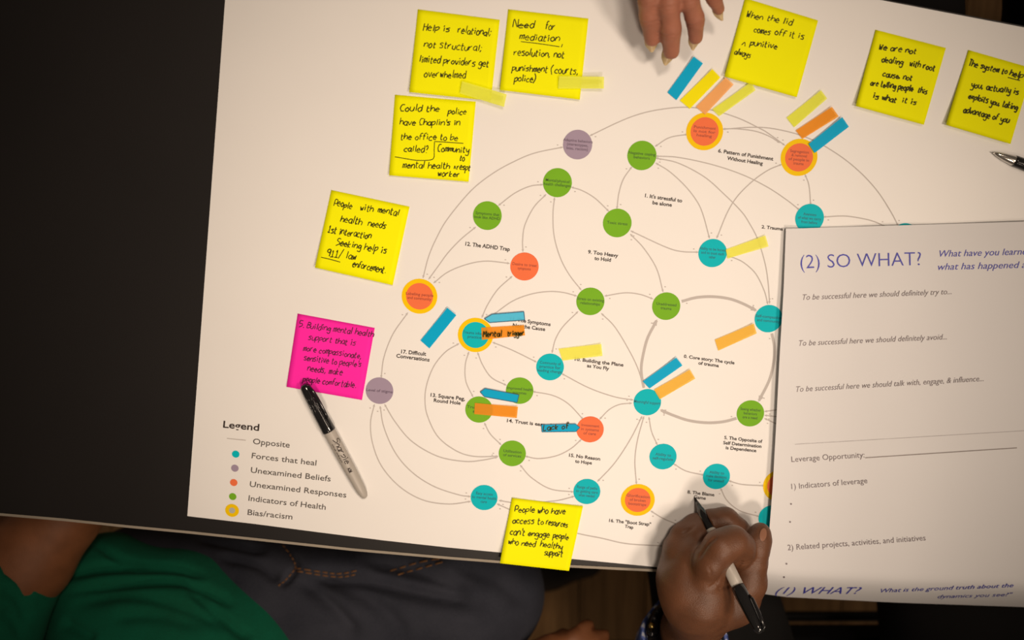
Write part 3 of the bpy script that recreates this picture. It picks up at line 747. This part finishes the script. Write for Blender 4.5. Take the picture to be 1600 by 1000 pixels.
V, Fc = [], []; ribbon([(1352 + i * 23.7, 715.4 - i * 1.55) for i in range(11)], 1.3, V, Fc, SH); mesh_obj('write_in_line', V, Fc, M['sheetline'], sheet)
V, Fc = [], []; ribbon([(1242 + i * 27, 694.5 - i * 1.6) for i in range(18)], .9, V, Fc, SH); mesh_obj('rule_line', V, Fc, M['faint'], sheet)
for x_, y_ in ((1236, 787.5), (1234.5, 815.5), (1229, 881), (1225, 902)):
    mesh_obj('bullet', [SH(x_ + 1.5 * math.cos(a * PI / 4), y_ + 1.5 * math.sin(a * PI / 4)) for a in range(8)], [tuple(range(7, -1, -1))], M['sheettext'], sheet)
text_px('heading', [('(1) WHAT?', (1211, 928), (1347, 928), 10.5)], M['navy'], sheet, SH, .0, .5, 4)
text_px('heading', [('What is the ground truth about the', (1377, 926), (1584, 917.5), 6), ('dynamics you see?"', (1465, 935), (1583, 931.5), 5.5)], M['navy'], sheet, SH, 0, .4, 3)

# ================================================================== PENS
def cyl_text(name, s, A, D, t0, t1, hgt, r, m, parent, off=0, face=None, shift=0.0, hand=False):
    """lettering wrapped onto a barrel, reading along D"""
    D = Vector(D).normalized(); f = face if face is not None else Vector((0, 0, 1))
    f = (f - D * f.dot(D)).normalized(); sd = f.cross(D)
    if hand:
        V, Fc = [], []
        def hf(x, y): return Vector((x, y, 0))
        o = hand_px([(s, (0, 0), (1000 * (t1 - t0), 0), 1000 * hgt)], m, parent, hf, 1000 * hgt * .2, 5, name, (), .3)
        vs = [(v.co.x / 1000, -v.co.y / 1000) for v in o.data.vertices]
        for v, (x, y) in zip(o.data.vertices, vs):
            a = (y + shift) / r; v.co = Vector(A) + D * (t0 + x) + (f * math.cos(a) + sd * math.sin(a)) * (r + .00035)
        return o
    vs, fs, wd = text2d(s, off)
    V = []
    for x, y in vs:
        a = (y * hgt / .7 + shift) / r
        V.append(Vector(A) + D * (t0 + x / wd * (t1 - t0)) + (f * math.cos(a) + sd * math.sin(a)) * (r + .00035))
    return mesh_obj(name, V, fs, m, parent)

# --- capped marker lying on the pink note
A0 = P(474.5, 600, .0078); B0 = P(571, 778, .0062)
mk = empty('permanent_marker', P(520, 690, 0), 'grey permanent marker with black cap lying on the pink note corner', 'marker')
D0 = (B0 - A0).normalized(); L0 = (B0 - A0).length; capL = L0 * .405
lathe('barrel', A0, D0, [(capL - .004, .0058), (capL + .001, .0060), (L0 * .55, .0061), (L0 * .75, .0058), (L0 * .9, .0051), (L0 * .965, .0043), (L0 * .99, .003), (L0, .0008)], M['barrel'], mk)
lathe('cap', A0, D0, [(0, .001), (.0010, .0038), (.003, .0049), (.008, .0056), (.02, .0061), (capL * .9, .0067), (capL - .001, .0069), (capL, .0067)], M['plastic'], mk)
side0 = D0.cross(Vector((0, 0, 1))).normalized()
if side0.x < 0: side0 = -side0
cu = side0 * .75 + Vector((0, 0, .66))
tube('clip', [A0 + D0 * .002 + cu * .003, A0 + D0 * .004 + cu * .0062, A0 + D0 * .010 + cu * .0088, A0 + D0 * .022 + cu * .0098, A0 + D0 * .034 + cu * .0096, A0 + D0 * .0385 + cu * .0088, A0 + D0 * .040 + cu * .0070], [.0012, .0016, .0018, .0017, .0015, .0014, .001], M['plastic'], mk, 10)
for k in range(5):                                  # moulded ribs on the cap
    a = -1.1 + k * .42; q = Vector((0, 0, 1)) * math.cos(a) - side0 * math.sin(a)
    tube('cap_rib', [A0 + D0 * .006 + q * .0052, A0 + D0 * .02 + q * .0060, A0 + D0 * (capL - .006) + q * .0066], .00045, M['plastic'], mk, 6)
fc = Vector((0, 0, 1)) + side0 * .15
cyl_text('barrel_lettering', 'Sharpie', A0, D0, L0 * .47, L0 * .68, .0034, .0061, M['text'], mk, 0, fc, -.0002, True)
cyl_text('barrel_lettering', 'FINE POINT', A0, D0, L0 * .50, L0 * .66, .0012, .0061, M['text'], mk, .0, fc, -.0032)
cyl_text('barrel_lettering', 'ACMI', A0, D0, L0 * .715, L0 * .755, .0030, .0058, M['text'], mk, .04, fc, -.001)

# --- marker in the writing hand
T0 = P(1085.5, 777.5, .0012); E0 = P(1188.5, 989.5, .104)
mk2 = empty('permanent_marker', T0, 'uncapped black-tipped marker held in the writing hand, cap posted on its end', 'marker')
D1 = (E0 - T0).normalized(); L1 = (E0 - T0).length
def at_py(py):
    lo, hi = 0.0, 1.0
    for _ in range(40):
        m_ = (lo + hi) / 2
        if PX(T0 + (E0 - T0) * m_)[1] < py: lo = m_
        else: hi = m_
    return lo * L1
g0, g1 = at_py(829), at_py(916)
lathe('felt_tip', T0, D1, [(0, .0006), (.002, .0011), (.007, .0015)], M['felt'], mk2)
lathe('grip_section', T0, D1, [(.005, .0016), (.008, .0022), (.012, .0030), (.014, .0038), (g0 * .55, .0046), (g0 - .001, .0050), (g0, .0048)], M['plastic'], mk2)
lathe('barrel', T0, D1, [(g0 - .002, .0046), (g0, .0054), (g0 + .003, .0057), (g1 * .7, .0060), (g1 + .003, .0058)], M['barrel'], mk2)
lathe('posted_cap', T0, D1, [(g1, .0062), (g1 + .001, .0067), (g1 + .01, .0066), (L1 - .02, .0058), (L1 - .006, .0048), (L1 - .0015, .0036), (L1, .001)], M['plastic'], mk2)
s1 = D1.cross(Vector((0, 0, 1))).normalized()
if s1.x < 0: s1 = -s1
cu = (s1 * .8 + Vector((0, 0, .6)))
tube('clip', [T0 + D1 * (L1 - .002) + cu * .003, T0 + D1 * (L1 - .006) + cu * .0068, T0 + D1 * (L1 - .02) + cu * .0086, T0 + D1 * (L1 - .034) + cu * .0092, T0 + D1 * (L1 - .038) + cu * .0075], [.0012, .0016, .0016, .0014, .001], M['plastic'], mk2, 10)

# --- ball pen at the right edge
a_ = P(1550, 238, .003); b_ = P(1760, 318, .0062); Dp = (b_ - a_).normalized(); Lp = .140
pn = empty('ballpoint_pen', P(1600, 258, 0), 'black ballpoint pen with a chrome tip cut by the right edge', 'pen')
lathe('writing_point', a_, Dp, [(0, .0004), (.003, .0009)], M['chrome'], pn)
lathe('tip_cone', a_, Dp, [(.0025, .0011), (.006, .0022), (.012, .0036), (.021, .0048), (.0225, .0048)], M['chrome'], pn)
lathe('grip_barrel', a_, Dp, [(.022, .0050), (.024, .0053), (.05, .0056), (.10, .0054), (.132, .0048), (.135, .004)], M['plastic'], pn)
lathe('push_button', a_, Dp, [(.134, .0026), (.142, .0026), (.1435, .002)], M['chrome'], pn)

# ================================================================== PEOPLE
def G3(a, b, f=3.847, ox=960, oy=740): return ox + a / f, oy + b / f
def hp(cx, cy, h):                                  # writing-hand anchor: crop coordinates, height in mm
    x, y = G3(cx, cy); return tuple(P(x, y, h / 1000.0))
mm = .001
# ---- person writing (hand, wrist, plaid cuff, bracelet, black trousers)
pw = empty('person', P(1120, 1120, -TZ), 'person in black trousers and blue plaid cuff writing with a marker, palm on the poster', 'person')
pw.location.z = 0
wrist = hp(500, 1010, 26)
chains = [
 (.016, [(hp(370, 1120, -130), .031), (hp(450, 930, -45), .027), (hp(510, 840, 8), .028), (hp(495, 760, 30), .031), (hp(450, 680, 36), .031)]),   # wrist and heel of the palm
 (.012, [(hp(560, 810, 26), .027), (hp(530, 740, 42), .027), (hp(550, 630, 50), .0185)]),                                # index metacarpal
 (.012, [(hp(485, 800, 26), .027), (hp(440, 640, 36), .026), (hp(470, 500, 36), .018)]),                                 # middle metacarpal
 (.012, [(hp(450, 780, 18), .024), (hp(400, 620, 24), .0215), (hp(400, 470, 25), .0175)]),                                 # ring metacarpal
 (.012, [(hp(440, 770, 10), .020), (hp(382, 640, 14), .0165), (hp(372, 520, 13), .0145)]),                              # little-finger edge
 (-.005, [(hp(470, 500, 36), .0165), (hp(510, 380, 24), .0135), (hp(580, 295, 15), .0125), (hp(665, 285, 13), .0130), (hp(735, 345, 14), .0125), (hp(770, 410, 16), .011)]),   # middle finger
 (-.005, [(hp(400, 470, 25), .0165), (hp(420, 375, 17), .0130), (hp(490, 315, 11), .0118), (hp(560, 330, 10), .0110), (hp(600, 390, 11), .009)]),     # ring finger
 (-.005, [(hp(368, 550, 14), .0145), (hp(370, 440, 12), .0120), (hp(410, 385, 10), .0110), (hp(470, 400, 9), .0095)]),     # little finger
 (.006, [(hp(550, 630, 50), .0180), (hp(580, 525, 59), .0160), (hp(640, 440, 62), .0158), (hp(712, 412, 58), .0148), (hp(758, 440, 52), .0132), (hp(762, 480, 47), .0118), (hp(738, 530, 42), .0098)]),  # index finger
 (.014, [(hp(620, 800, 18), .025), (hp(710, 760, 28), .0230), (hp(795, 650, 34), .0195)]),                             # thumb base
 (.010, [(hp(640, 800, 28), .022), (hp(700, 680, 26), .018), (hp(760, 580, 24), .015)]),                             # web of skin
 (.006, [(hp(795, 650, 34), .0190), (hp(828, 530, 34), .0142), (hp(850, 440, 32), .0130), (hp(870, 385, 29), .0112), (hp(878, 350, 27), .0088)]), # thumb
]
def pen_slot(X, Y, Z):
    d = None
    for dz in (0, .006, .012, .018, .024):
        e = cone(X, Y, Z, tuple(T0 + D1 * .006 + Vector((0, 0, dz))), tuple(E0 + Vector((0, 0, dz))), .0030, .0075)
        d = e if d is None else np.minimum(d, e)
    return d
Vb, Qb = build_sdf(chains, .0014, .0045, pen_slot)
Vb = relax(Vb, Qb, 2, .5)
def ax_(a, b): return np.array(b) - np.array(a)
i1, i2, i3 = hp(690, 430, 62), hp(745, 455, 55), hp(735, 535, 42)
Vb = creases(Vb, Qb, [
 (hp(762, 485, 50), ax_(i2, i3), .014, .0010, .0012), (hp(765, 470, 52), ax_(i2, i3), .014, .0007, .001),
 (hp(833, 505, 36), ax_(hp(825, 560, 36), hp(848, 440, 34)), .016, .0009, .0012), (hp(829, 522, 36), ax_(hp(825, 560, 36), hp(848, 440, 34)), .016, .0007, .001), (hp(836, 488, 36), ax_(hp(825, 560, 36), hp(848, 440, 34)), .016, .0006, .001)])
Vb = folds(Vb, Qb, [([G3(700, 560), G3(640, 625), G3(610, 665), G3(560, 690)], 1.6, .0018), ([G3(720, 640), G3(680, 680), G3(620, 700)], 1.4, .0014),
 ([G3(600, 640), G3(625, 672), G3(640, 705)], 1.2, .0012), ([G3(500, 520), G3(560, 430), G3(620, 375)], 1.8, .0016), ([G3(400, 365), G3(440, 345), G3(495, 305)], 1.5, .0012),
 ([G3(780, 490), G3(820, 520), G3(860, 545)], 1.0, .0006), ([G3(560, 560), G3(580, 590), G3(575, 620)], 1.2, .0006), ([G3(770, 520), G3(752, 555), G3(735, 560)], 1.4, .0015)])
Vb[:, 2] = np.maximum(Vb[:, 2], TZ + .0009 - 1e3 * (px_of(Vb)[:, 1] > 888))
body = body_obj('body', Vb, Qb, M['skin_dark'], pw)
def bvh_of(o):
    vs = [v.co for v in o.data.vertices]; return BVHTree.FromPolygons(vs, [tuple(p.vertices) for p in o.data.polygons])
def on_surface(bvh, px, py, lift):
    d = ray(px, py).normalized(); h, n, _i, _d = bvh.ray_cast(CAM, d)
    if h is None: return None
    return h + n * lift if n.dot(d) < 0 else h - n * lift
def nail_patch(name, bvh, c, d, ln, wd, m, parent, lift=.0006):
    """nail built on the finger surface around pixel c, long direction d"""
    l = math.hypot(*d); d = (d[0] / l, d[1] / l); V, Fc = [], []; N = 8
    for j in range(N + 1):
        for i in range(N + 1):
            a = (j / N * 2 - 1); b = (i / N * 2 - 1)
            a2, b2 = a * math.sqrt(1 - b * b / 2), b * math.sqrt(1 - a * a / 2)
            x = c[0] + d[0] * a2 * ln - d[1] * b2 * wd; y = c[1] + d[1] * a2 * ln + d[0] * b2 * wd
            p = on_surface(bvh, x, y, lift) or (V[-1] if V else P(x, y, .03)); V.append(p)
    for j in range(N):
        for i in range(N):
            k = j * (N + 1) + i; Fc.append((k, k + N + 1, k + N + 2, k + 1))
    return mesh_obj(name, V, Fc, m, parent, True)
bh = bvh_of(body)
nail_patch('thumb_nail', bh, G3(893, 368), (.15, -1), 10.0, 5.2, M['naild'], body)
# cuff and bracelet
wa = Vector(hp(422, 975, -62)); wd_ = (Vector(hp(370, 1120, -130)) - Vector(hp(450, 930, -45))).normalized()
ua = wd_.cross(Vector((0, 0, 1))).normalized(); ub = wd_.cross(ua)
def ringpt(t, r, k, n, sq=1.0): a = 2 * PI * k / n; return wa + wd_ * t + (ua * math.cos(a) * r + ub * math.sin(a) * r * sq)
br = tube('bracelet', [ringpt(-.004, .0365, k, 48) for k in range(49)], .0062, M['bead'], pw, 10)
tag(br, 'wide black bracelet with small brass beads')
for k in range(26):
    c = ringpt(-.0125 + .002 * (k % 2), .0375, k, 26); bm = bmesh.new(); bmesh.ops.create_uvsphere(bm, u_segments=12, v_segments=8, radius=.0036)
    me = bpy.data.meshes.new('bead'); bm.to_mesh(me); bm.free(); me.materials.append(M['gold_bead'] if k % 7 == 1 else M['bead'])
    me.polygons.foreach_set('use_smooth', [True] * len(me.polygons))
    for v in me.vertices: v.co += c
    o = bpy.data.objects.new('bead', me); link(o, br)
    if k % 7 == 1: tag(o, 'small brass bead')
def plaid():
    m = mat('blue_plaid_cloth', (.1, .13, .3), .9, 0); nt = m.node_tree; n = nt.nodes; L = nt.links; b = n['Principled BSDF']; tc = n['Texture Coordinate']
    ws = []
    for dr in ('X', 'Z'):
        wv = n.new('ShaderNodeTexWave'); wv.bands_direction = dr; wv.inputs['Scale'].default_value = 42; wv.inputs['Distortion'].default_value = .4
        L.new(tc.outputs['Object'], wv.inputs['Vector']); ws.append(wv)
    ad = n.new('ShaderNodeMath'); ad.operation = 'ADD'; L.new(ws[0].outputs['Fac'], ad.inputs[0]); L.new(ws[1].outputs['Fac'], ad.inputs[1])
    r = n.new('ShaderNodeValToRGB'); r.color_ramp.interpolation = 'CONSTANT'
    r.color_ramp.elements[0].color = (.05, .08, .26, 1); r.color_ramp.elements[1].color = (.62, .66, .78, 1); r.color_ramp.elements[1].position = .72
    e = r.color_ramp.elements.new(.42); e.color = (.14, .20, .52, 1)
    md = n.new('ShaderNodeMath'); md.operation = 'MULTIPLY'; md.inputs[1].default_value = .5; L.new(ad.outputs[0], md.inputs[0])
    L.new(md.outputs[0], r.inputs[0]); L.new(r.outputs[0], b.inputs['Base Color']); return m
M['plaid'] = plaid()
V, Fc = [], []; n_ = 48
prof = [(.008, .0400), (.004, .0425), (.001, .0450), (.004, .0475), (.03, .0490), (.07, .050), (.13, .052), (.22, .054)]
for t, r in prof:
    for k in range(n_): V.append(ringpt(t, r * (1 + .03 * math.sin(k * .8 + t * 60)), k, n_))
for i in range(len(prof) - 1):
    for k in range(n_): Fc.append((i * n_ + k, i * n_ + (k + 1) % n_, (i + 1) * n_ + (k + 1) % n_, (i + 1) * n_ + k))
Fc.append(tuple((len(prof) - 1) * n_ + k for k in range(n_)))
tag(mesh_obj('shirt_cuff', V, Fc, M['plaid'], pw, True), 'blue and white plaid shirt cuff')
def legs(parent, specs, m, res=.009, amp=.004, fd=(), seed=1, kout=.03, pelvis=None):
    ch = []
    for hip, knee, ankle, r in specs:
        ch.append((.03, [(tuple(hip), r * 1.12), (tuple(knee), r * .82)])); ch.append((.03, [(tuple(knee), r * .80), (tuple(ankle), r * .55)]))
    if pelvis: ch.append((.05, pelvis))
    V, Q = build_sdf(ch, res, kout); V = relax(V, Q, 2)
    V = wavy(V, Q, amp, 38, seed); V = folds(V, Q, fd)
    return body_obj('trousers', V, Q, m, parent)
def shoe(parent, ankle, toe_dir):
    a = Vector(ankle); d = Vector(toe_dir).normalized()
    ch = [(.02, [((a.x, a.y, .055), .04), ((a.x + d.x * .10, a.y + d.y * .10, .038), .038), ((a.x + d.x * .17, a.y + d.y * .17, .033), .031)]), (.02, [((a.x - d.x * .03, a.y - d.y * .03, .04), .038), ((a.x, a.y, .055), .04)])]
    V, Q = build_sdf(ch, .006, .02); V[:, 2] = np.maximum(V[:, 2], .002)
    return body_obj('shoe', V, Q, M['shoe'], parent)
k1, k2 = P(1085, 800, -.225), P(1455, 780, -.225)
an1, an2 = Vector((k1.x, k1.y + .03, .10)), Vector((k2.x + .02, k2.y + .02, .10))
legs(pw, [(P(1170, 1180, -.235), k1, an1, .088), (P(1540, 1180, -.235), k2, an2, .1)], M['black_cloth'], seed=3,
     pelvis=[(tuple(P(1215, 1215, -.2)), .11), (tuple(P(1400, 1215, -.2)), .11)])
for a in (an1, an2): shoe(pw, a, (0, 1, 0))
ch_ = empty('chair', (P(1300, 1100, -.32).x, P(1300, 1100, -.32).y, 0), 'black chair seat just visible between the black-trousered legs', 'chair')
sx0, sx1 = P(1090, 1050, -.33).x, P(1520, 1050, -.33).x; sy1 = P(1290, 996, -.33).y; sy0 = sy1 - .42
slab('seat', [(sx0, sy0), (sx1, sy0), (sx1, sy1 - .02), (sx1 - .03, sy1), (sx0 + .03, sy1), (sx0, sy1 - .02)], .385, .42, M['black_cloth'], ch_)
for x_ in (sx0 + .03, sx1 - .03):
    for y_ in (sy0 + .03, sy1 - .03): tube('leg', [(x_, y_, .39), (x_, y_, .0)], .012, M['steel'], ch_, 10)
yr = P(1280, 962, -.45).y
tube('front_rail', [(sx0 + .03, sy1 - .03, .30), (sx0 + .04, yr, .302), (sx1 - .04, yr, .302), (sx1 - .03, sy1 - .03, .30)], .008, M['steel'], ch_, 10)

# ---- person in green shirt and jeans, lower left
pa = empty('person', P(250, 1150, -TZ), 'person in a green shirt and dark jeans sitting at the lower left', 'person'); pa.location.z = 0
tors = [(.05, [(tuple(P(240, 1210, -.16)), .120), (tuple(P(60, 1400, .02)), .150), (tuple(P(-80, 1640, .10)), .14)])]
arm = [(.02, [(tuple(P(-260, 1330, .06)), .062), (tuple(P(-45, 960, -.10)), .056), (tuple(P(40, 875, -.13)), .050), (tuple(P(92, 800, -.15)), .046), (tuple(P(150, 700, -.16)), .036), (tuple(P(190, 640, -.17)), .027)]),
       (.012, [(tuple(P(190, 640, -.17)), .028), (tuple(P(215, 590, -.17)), .030), (tuple(P(235, 550, -.17)), .022)])]
for i_, (dx_, dy_) in enumerate(((-22, -52), (-4, -62), (14, -58), (30, -44))):
    b0 = (222 + i_ * 9, 556); arm.append((.004, [(tuple(P(b0[0], b0[1], -.17)), .0095), (tuple(P(b0[0] + dx_ * .55, b0[1] + dy_ * .55, -.175)), .0085), (tuple(P(b0[0] + dx_, b0[1] + dy_, -.19)), .0075)]))
arm2 = [(.02, [(tuple(P(120, 1620, .05)), .058), (tuple(P(520, 1420, -.06)), .052), (tuple(P(720, 1180, -.12)), .036), (tuple(P(800, 1085, -.14)), .027)]),
        (.012, [(tuple(P(800, 1085, -.14)), .027), (tuple(P(835, 1045, -.15)), .030), (tuple(P(862, 1015, -.16)), .020)])]
for tip, md in (((880, 986), (872, 1000)), ((918, 972), (895, 990)), ((945, 988), (915, 1002)), ((950, 1010), (918, 1020))):
    arm2.append((.004, [(tuple(P(855, 1025, -.16)), .012), (tuple(P(md[0], md[1] + 6, -.165)), .0098), (tuple(P(tip[0], tip[1] + 4, -.18)), .0085)]))
Vb, Qb = build_sdf(tors + arm + arm2, .0062, .006)
Vb = relax(Vb, Qb, 1)
ba = body_obj('body', Vb, Qb, M['skin_a'], pa)
sh = [(.06, [(tuple(P(270, 1190, -.18)), .150), (tuple(P(140, 1340, -.08)), .165), (tuple(P(60, 1440, .02)), .170), (tuple(P(-80, 1650, .10)), .16)]),
      (.05, [(tuple(P(172, 914, -.195)), .052), (tuple(P(295, 970, -.178)), .074), (tuple(P(372, 1020, -.170)), .084), (tuple(P(340, 1090, -.165)), .12)]),
      (.05, [(tuple(P(165, 925, -.21)), .062), (tuple(P(178, 1012, -.170)), .073), (tuple(P(230, 1070, -.17)), .11)])]
Vs, Qs = build_sdf(sh, .0045, .05)
Vs = relax(Vs, Qs, 2); Vs = wavy(Vs, Qs, .004, 26, 5)
SF = [([(145, 845), (185, 872), (230, 886)], 5, .007), ([(85, 905), (160, 888), (240, 886), (290, 890), (325, 903)], 6, .010),
 ([(95, 928), (190, 912), (280, 908), (330, 926), (365, 950)], 6, .009), ([(110, 945), (200, 930), (300, 955), (350, 985)], 8, .006),
 ([(290, 915), (330, 950), (370, 985), (395, 1000)], 7, .007), ([(170, 965), (240, 962), (320, 980)], 9, .005), ([(95, 970), (150, 1000)], 8, .006)]
Vs = folds(Vs, Qs, [(a_f, b_f * .8, c_f * 1.15) for a_f, b_f, c_f in SF])
body_obj('shirt', Vs, Qs, M['green_cloth'], pa)
sl = [(.03, [(tuple(P(-250, 1320, .06)), .078), (tuple(P(-50, 985, -.10)), .073), (tuple(P(-2, 912, -.12)), .068)])]
ce = P(-2, 912, -.12); cn = (ce - P(-50, 985, -.10)).normalized()
Vs, Qs = build_sdf(sl, .0055, .03, None, [(tuple(ce + cn * .035), tuple(cn))]); Vs = wavy(Vs, Qs, .003, 40, 8)
Vs = folds(Vs, Qs, [([(0, 885), (30, 905), (50, 940)], 5, .006), ([(0, 915), (30, 940), (45, 975)], 6, .006), ([(0, 950), (25, 975), (35, 1000)], 6, .005)])
tag(body_obj('sleeve', Vs, Qs, M['green_cloth'], pa), 'short green sleeve around the upper arm')
ka = P(735, 930, -.215); kb = P(700, 1170, -.225)
jf = [([(437, 840), (452, 862), (462, 884), (450, 905), (436, 918)], 3, .006), ([(470, 895), (560, 905), (660, 930), (770, 952)], 8, .009), ([(300, 838), (360, 850), (420, 862)], 5, .006),
 ([(560, 870), (660, 895), (740, 930)], 9, .007), ([(465, 900), (520, 950), (560, 1000)], 8, .008), ([(480, 895), (580, 940), (640, 1000)], 9, .006), ([(700, 880), (780, 905), (830, 950)], 12, .005), ([(340, 868), (400, 880), (440, 910)], 6, .006)]
tr_ = legs(pa, [(P(240, 958, -.235), ka, Vector((ka.x + .03, ka.y + .08, .10)), .104), (P(300, 1230, -.235), kb, Vector((kb.x + .05, kb.y, .10)), .102)], M['denim'], .0045, .003, [(a_f, b_f, c_f * 1.5) for a_f, b_f, c_f in jf], 2,
     pelvis=[(tuple(P(220, 985, -.25)), .095), (tuple(P(240, 1200, -.25)), .115)])
for a in (Vector((ka.x + .03, ka.y + .08, .1)), Vector((kb.x + .05, kb.y, .1))): shoe(pa, a, (1, .15, 0))
bt = bvh_of(tr_)
for pts in ([(460, 888), (500, 893), (530, 896), (561, 891)], [(464, 893), (500, 898), (532, 901), (558, 897)], [(610, 893), (650, 880), (700, 871)], [(622, 899), (660, 887), (702, 876)], [(441, 852), (455, 870), (461, 886), (449, 903), (435, 916)]):
    q = smooth_pts(pts, 8); k = 0
    while k < len(q) - 2:
        seg = [on_surface(bt, x, y, .0008) for x, y in q[k:k + 3]]
        if all(s is not None for s in seg): tube('stitch', seg, .0008, M['stitch'], tr_, 5)
        k += 3

# ---- person reaching in from the top
pt = empty('person', P(1060, -420, -TZ), 'person reaching in from the top, long pale nails on spread fingers', 'person'); pt.location.z = 0
hc = .042
def tp(x, y, h=hc): return tuple(P(x, y, h))
FG = [[(1022, -150, .058), (1012, -70, .064), (1013, -6, .058), (1015, 26, .046), (1019, 60, .032)],
      [(1050, -155, .058), (1040, -75, .066), (1044, 6, .058), (1048, 46, .044), (1049, 80, .030)],
      [(1076, -150, .058), (1066, -60, .064), (1076, -2, .056), (1086, 30, .044), (1087, 58, .032)],
      [(1100, -140, .055), (1098, -60, .058), (1108, -24, .050), (1115, -4, .042), (1123, 14, .034)]]
RR = [[.0105, .0098, .0092, .0086, .0070], [.0108, .0098, .0092, .0088, .0072], [.0102, .0092, .0084, .0078, .0064], [.009, .008, .0072, .0066, .0052]]
ct = [(.004, [(tp(*q), r) for q, r in zip(fg, rr)]) for fg, rr in zip(FG, RR)]
ct += [(.014, [(tp(1060, -480, .08), .036), (tp(1060, -300, .06), .029), (tp(1048, -230, .055), .022), (tp(1030, -155, .055), .015)]),
       (.014, [(tp(1060, -290, .06), .028), (tp(1066, -230, .055), .022), (tp(1056, -155, .055), .015)]),
       (.014, [(tp(1060, -290, .06), .028), (tp(1084, -230, .055), .020), (tp(1088, -150, .054), .014)]),
       (.010, [(tp(1045, -260, .055), .020), (tp(1000, -210, .05), .015), (tp(975, -150, .045), .0115), (tp(965, -95, .04), .010)]),
       (.03, [(tp(1060, -480, .08), .036), (tp(1080, -700, .10), .046)])]
Vb, Qb = build_sdf(ct, .0015, .004); Vb = relax(Vb, Qb, 2)
cr = []
for fg in FG:
    for k in (2, 3):
        a, b = np.array(tp(*fg[k - 1])), np.array(tp(*fg[min(k + 1, 4)])); c = np.array(tp(*fg[k]))
        cr += [(c, b - a, .0135, .0008, .0011), (c + (b - a) / np.linalg.norm(b - a) * .003, b - a, .0135, .0006, .0009)]
Vb = creases(Vb, Qb, cr)
bo = body_obj('body', Vb, Qb, M['skin_light'], pt)
for (x, y, h), (dx, dy), wn in (((1018.5, 69, .0275), (.02, 1), .0062), ((1043, 90, .0255), (-.3, 1), .0058), ((1084.5, 66, .0275), (-.15, 1), .0052), ((1124, 21, .030), (.45, 1), .0044)):
    c = P(x, y, h); e = P(x + dx * 14, y + 14, h - .003) ; d = (e - c); d.normalize(); sdv = d.cross(Vector((0, 0, 1))).normalized(); nn = sdv.cross(d)
    V, Fc = [], []; NN = 8
    for j in range(NN + 1):
        for i in range(NN + 1):
            a = j / NN; b = i / NN * 2 - 1
            wdt = wn * (1 - .55 * a ** 3); V.append(c + d * (a * .0125 - .005 - .002 * b * b * a) + sdv * b * wdt - nn * (.0022 * b * b))
    for j in range(NN):
        for i in range(NN): k = j * (NN + 1) + i; Fc.append((k, k + 1, k + NN + 2, k + NN + 1))
    mesh_obj('nail', V, Fc, M['nail'], bo, True)

# ---- person beyond the far edge, only black trousers in view
pd = empty('person', P(1500, -60, -TZ), 'person in black trousers seated beyond the far table edge, top right', 'person'); pd.location.z = 0
ka_, kb_ = P(1402, 60, -.225), P(1668, 100, -.225)
legs(pd, [(P(1385, -190, -.235), ka_, (ka_.x, ka_.y - .02, .1), .078), (P(1700, -190, -.235), kb_, (kb_.x, kb_.y - .02, .1), .078)], M['black_cloth'], .009, .003, (), 6,
     pelvis=[(tuple(P(1450, -240, -.2)), .10), (tuple(P(1640, -240, -.2)), .10)])
for a in (ka_, kb_): shoe(pd, Vector((a.x, a.y - .02, .1)), (0, -1, 0))
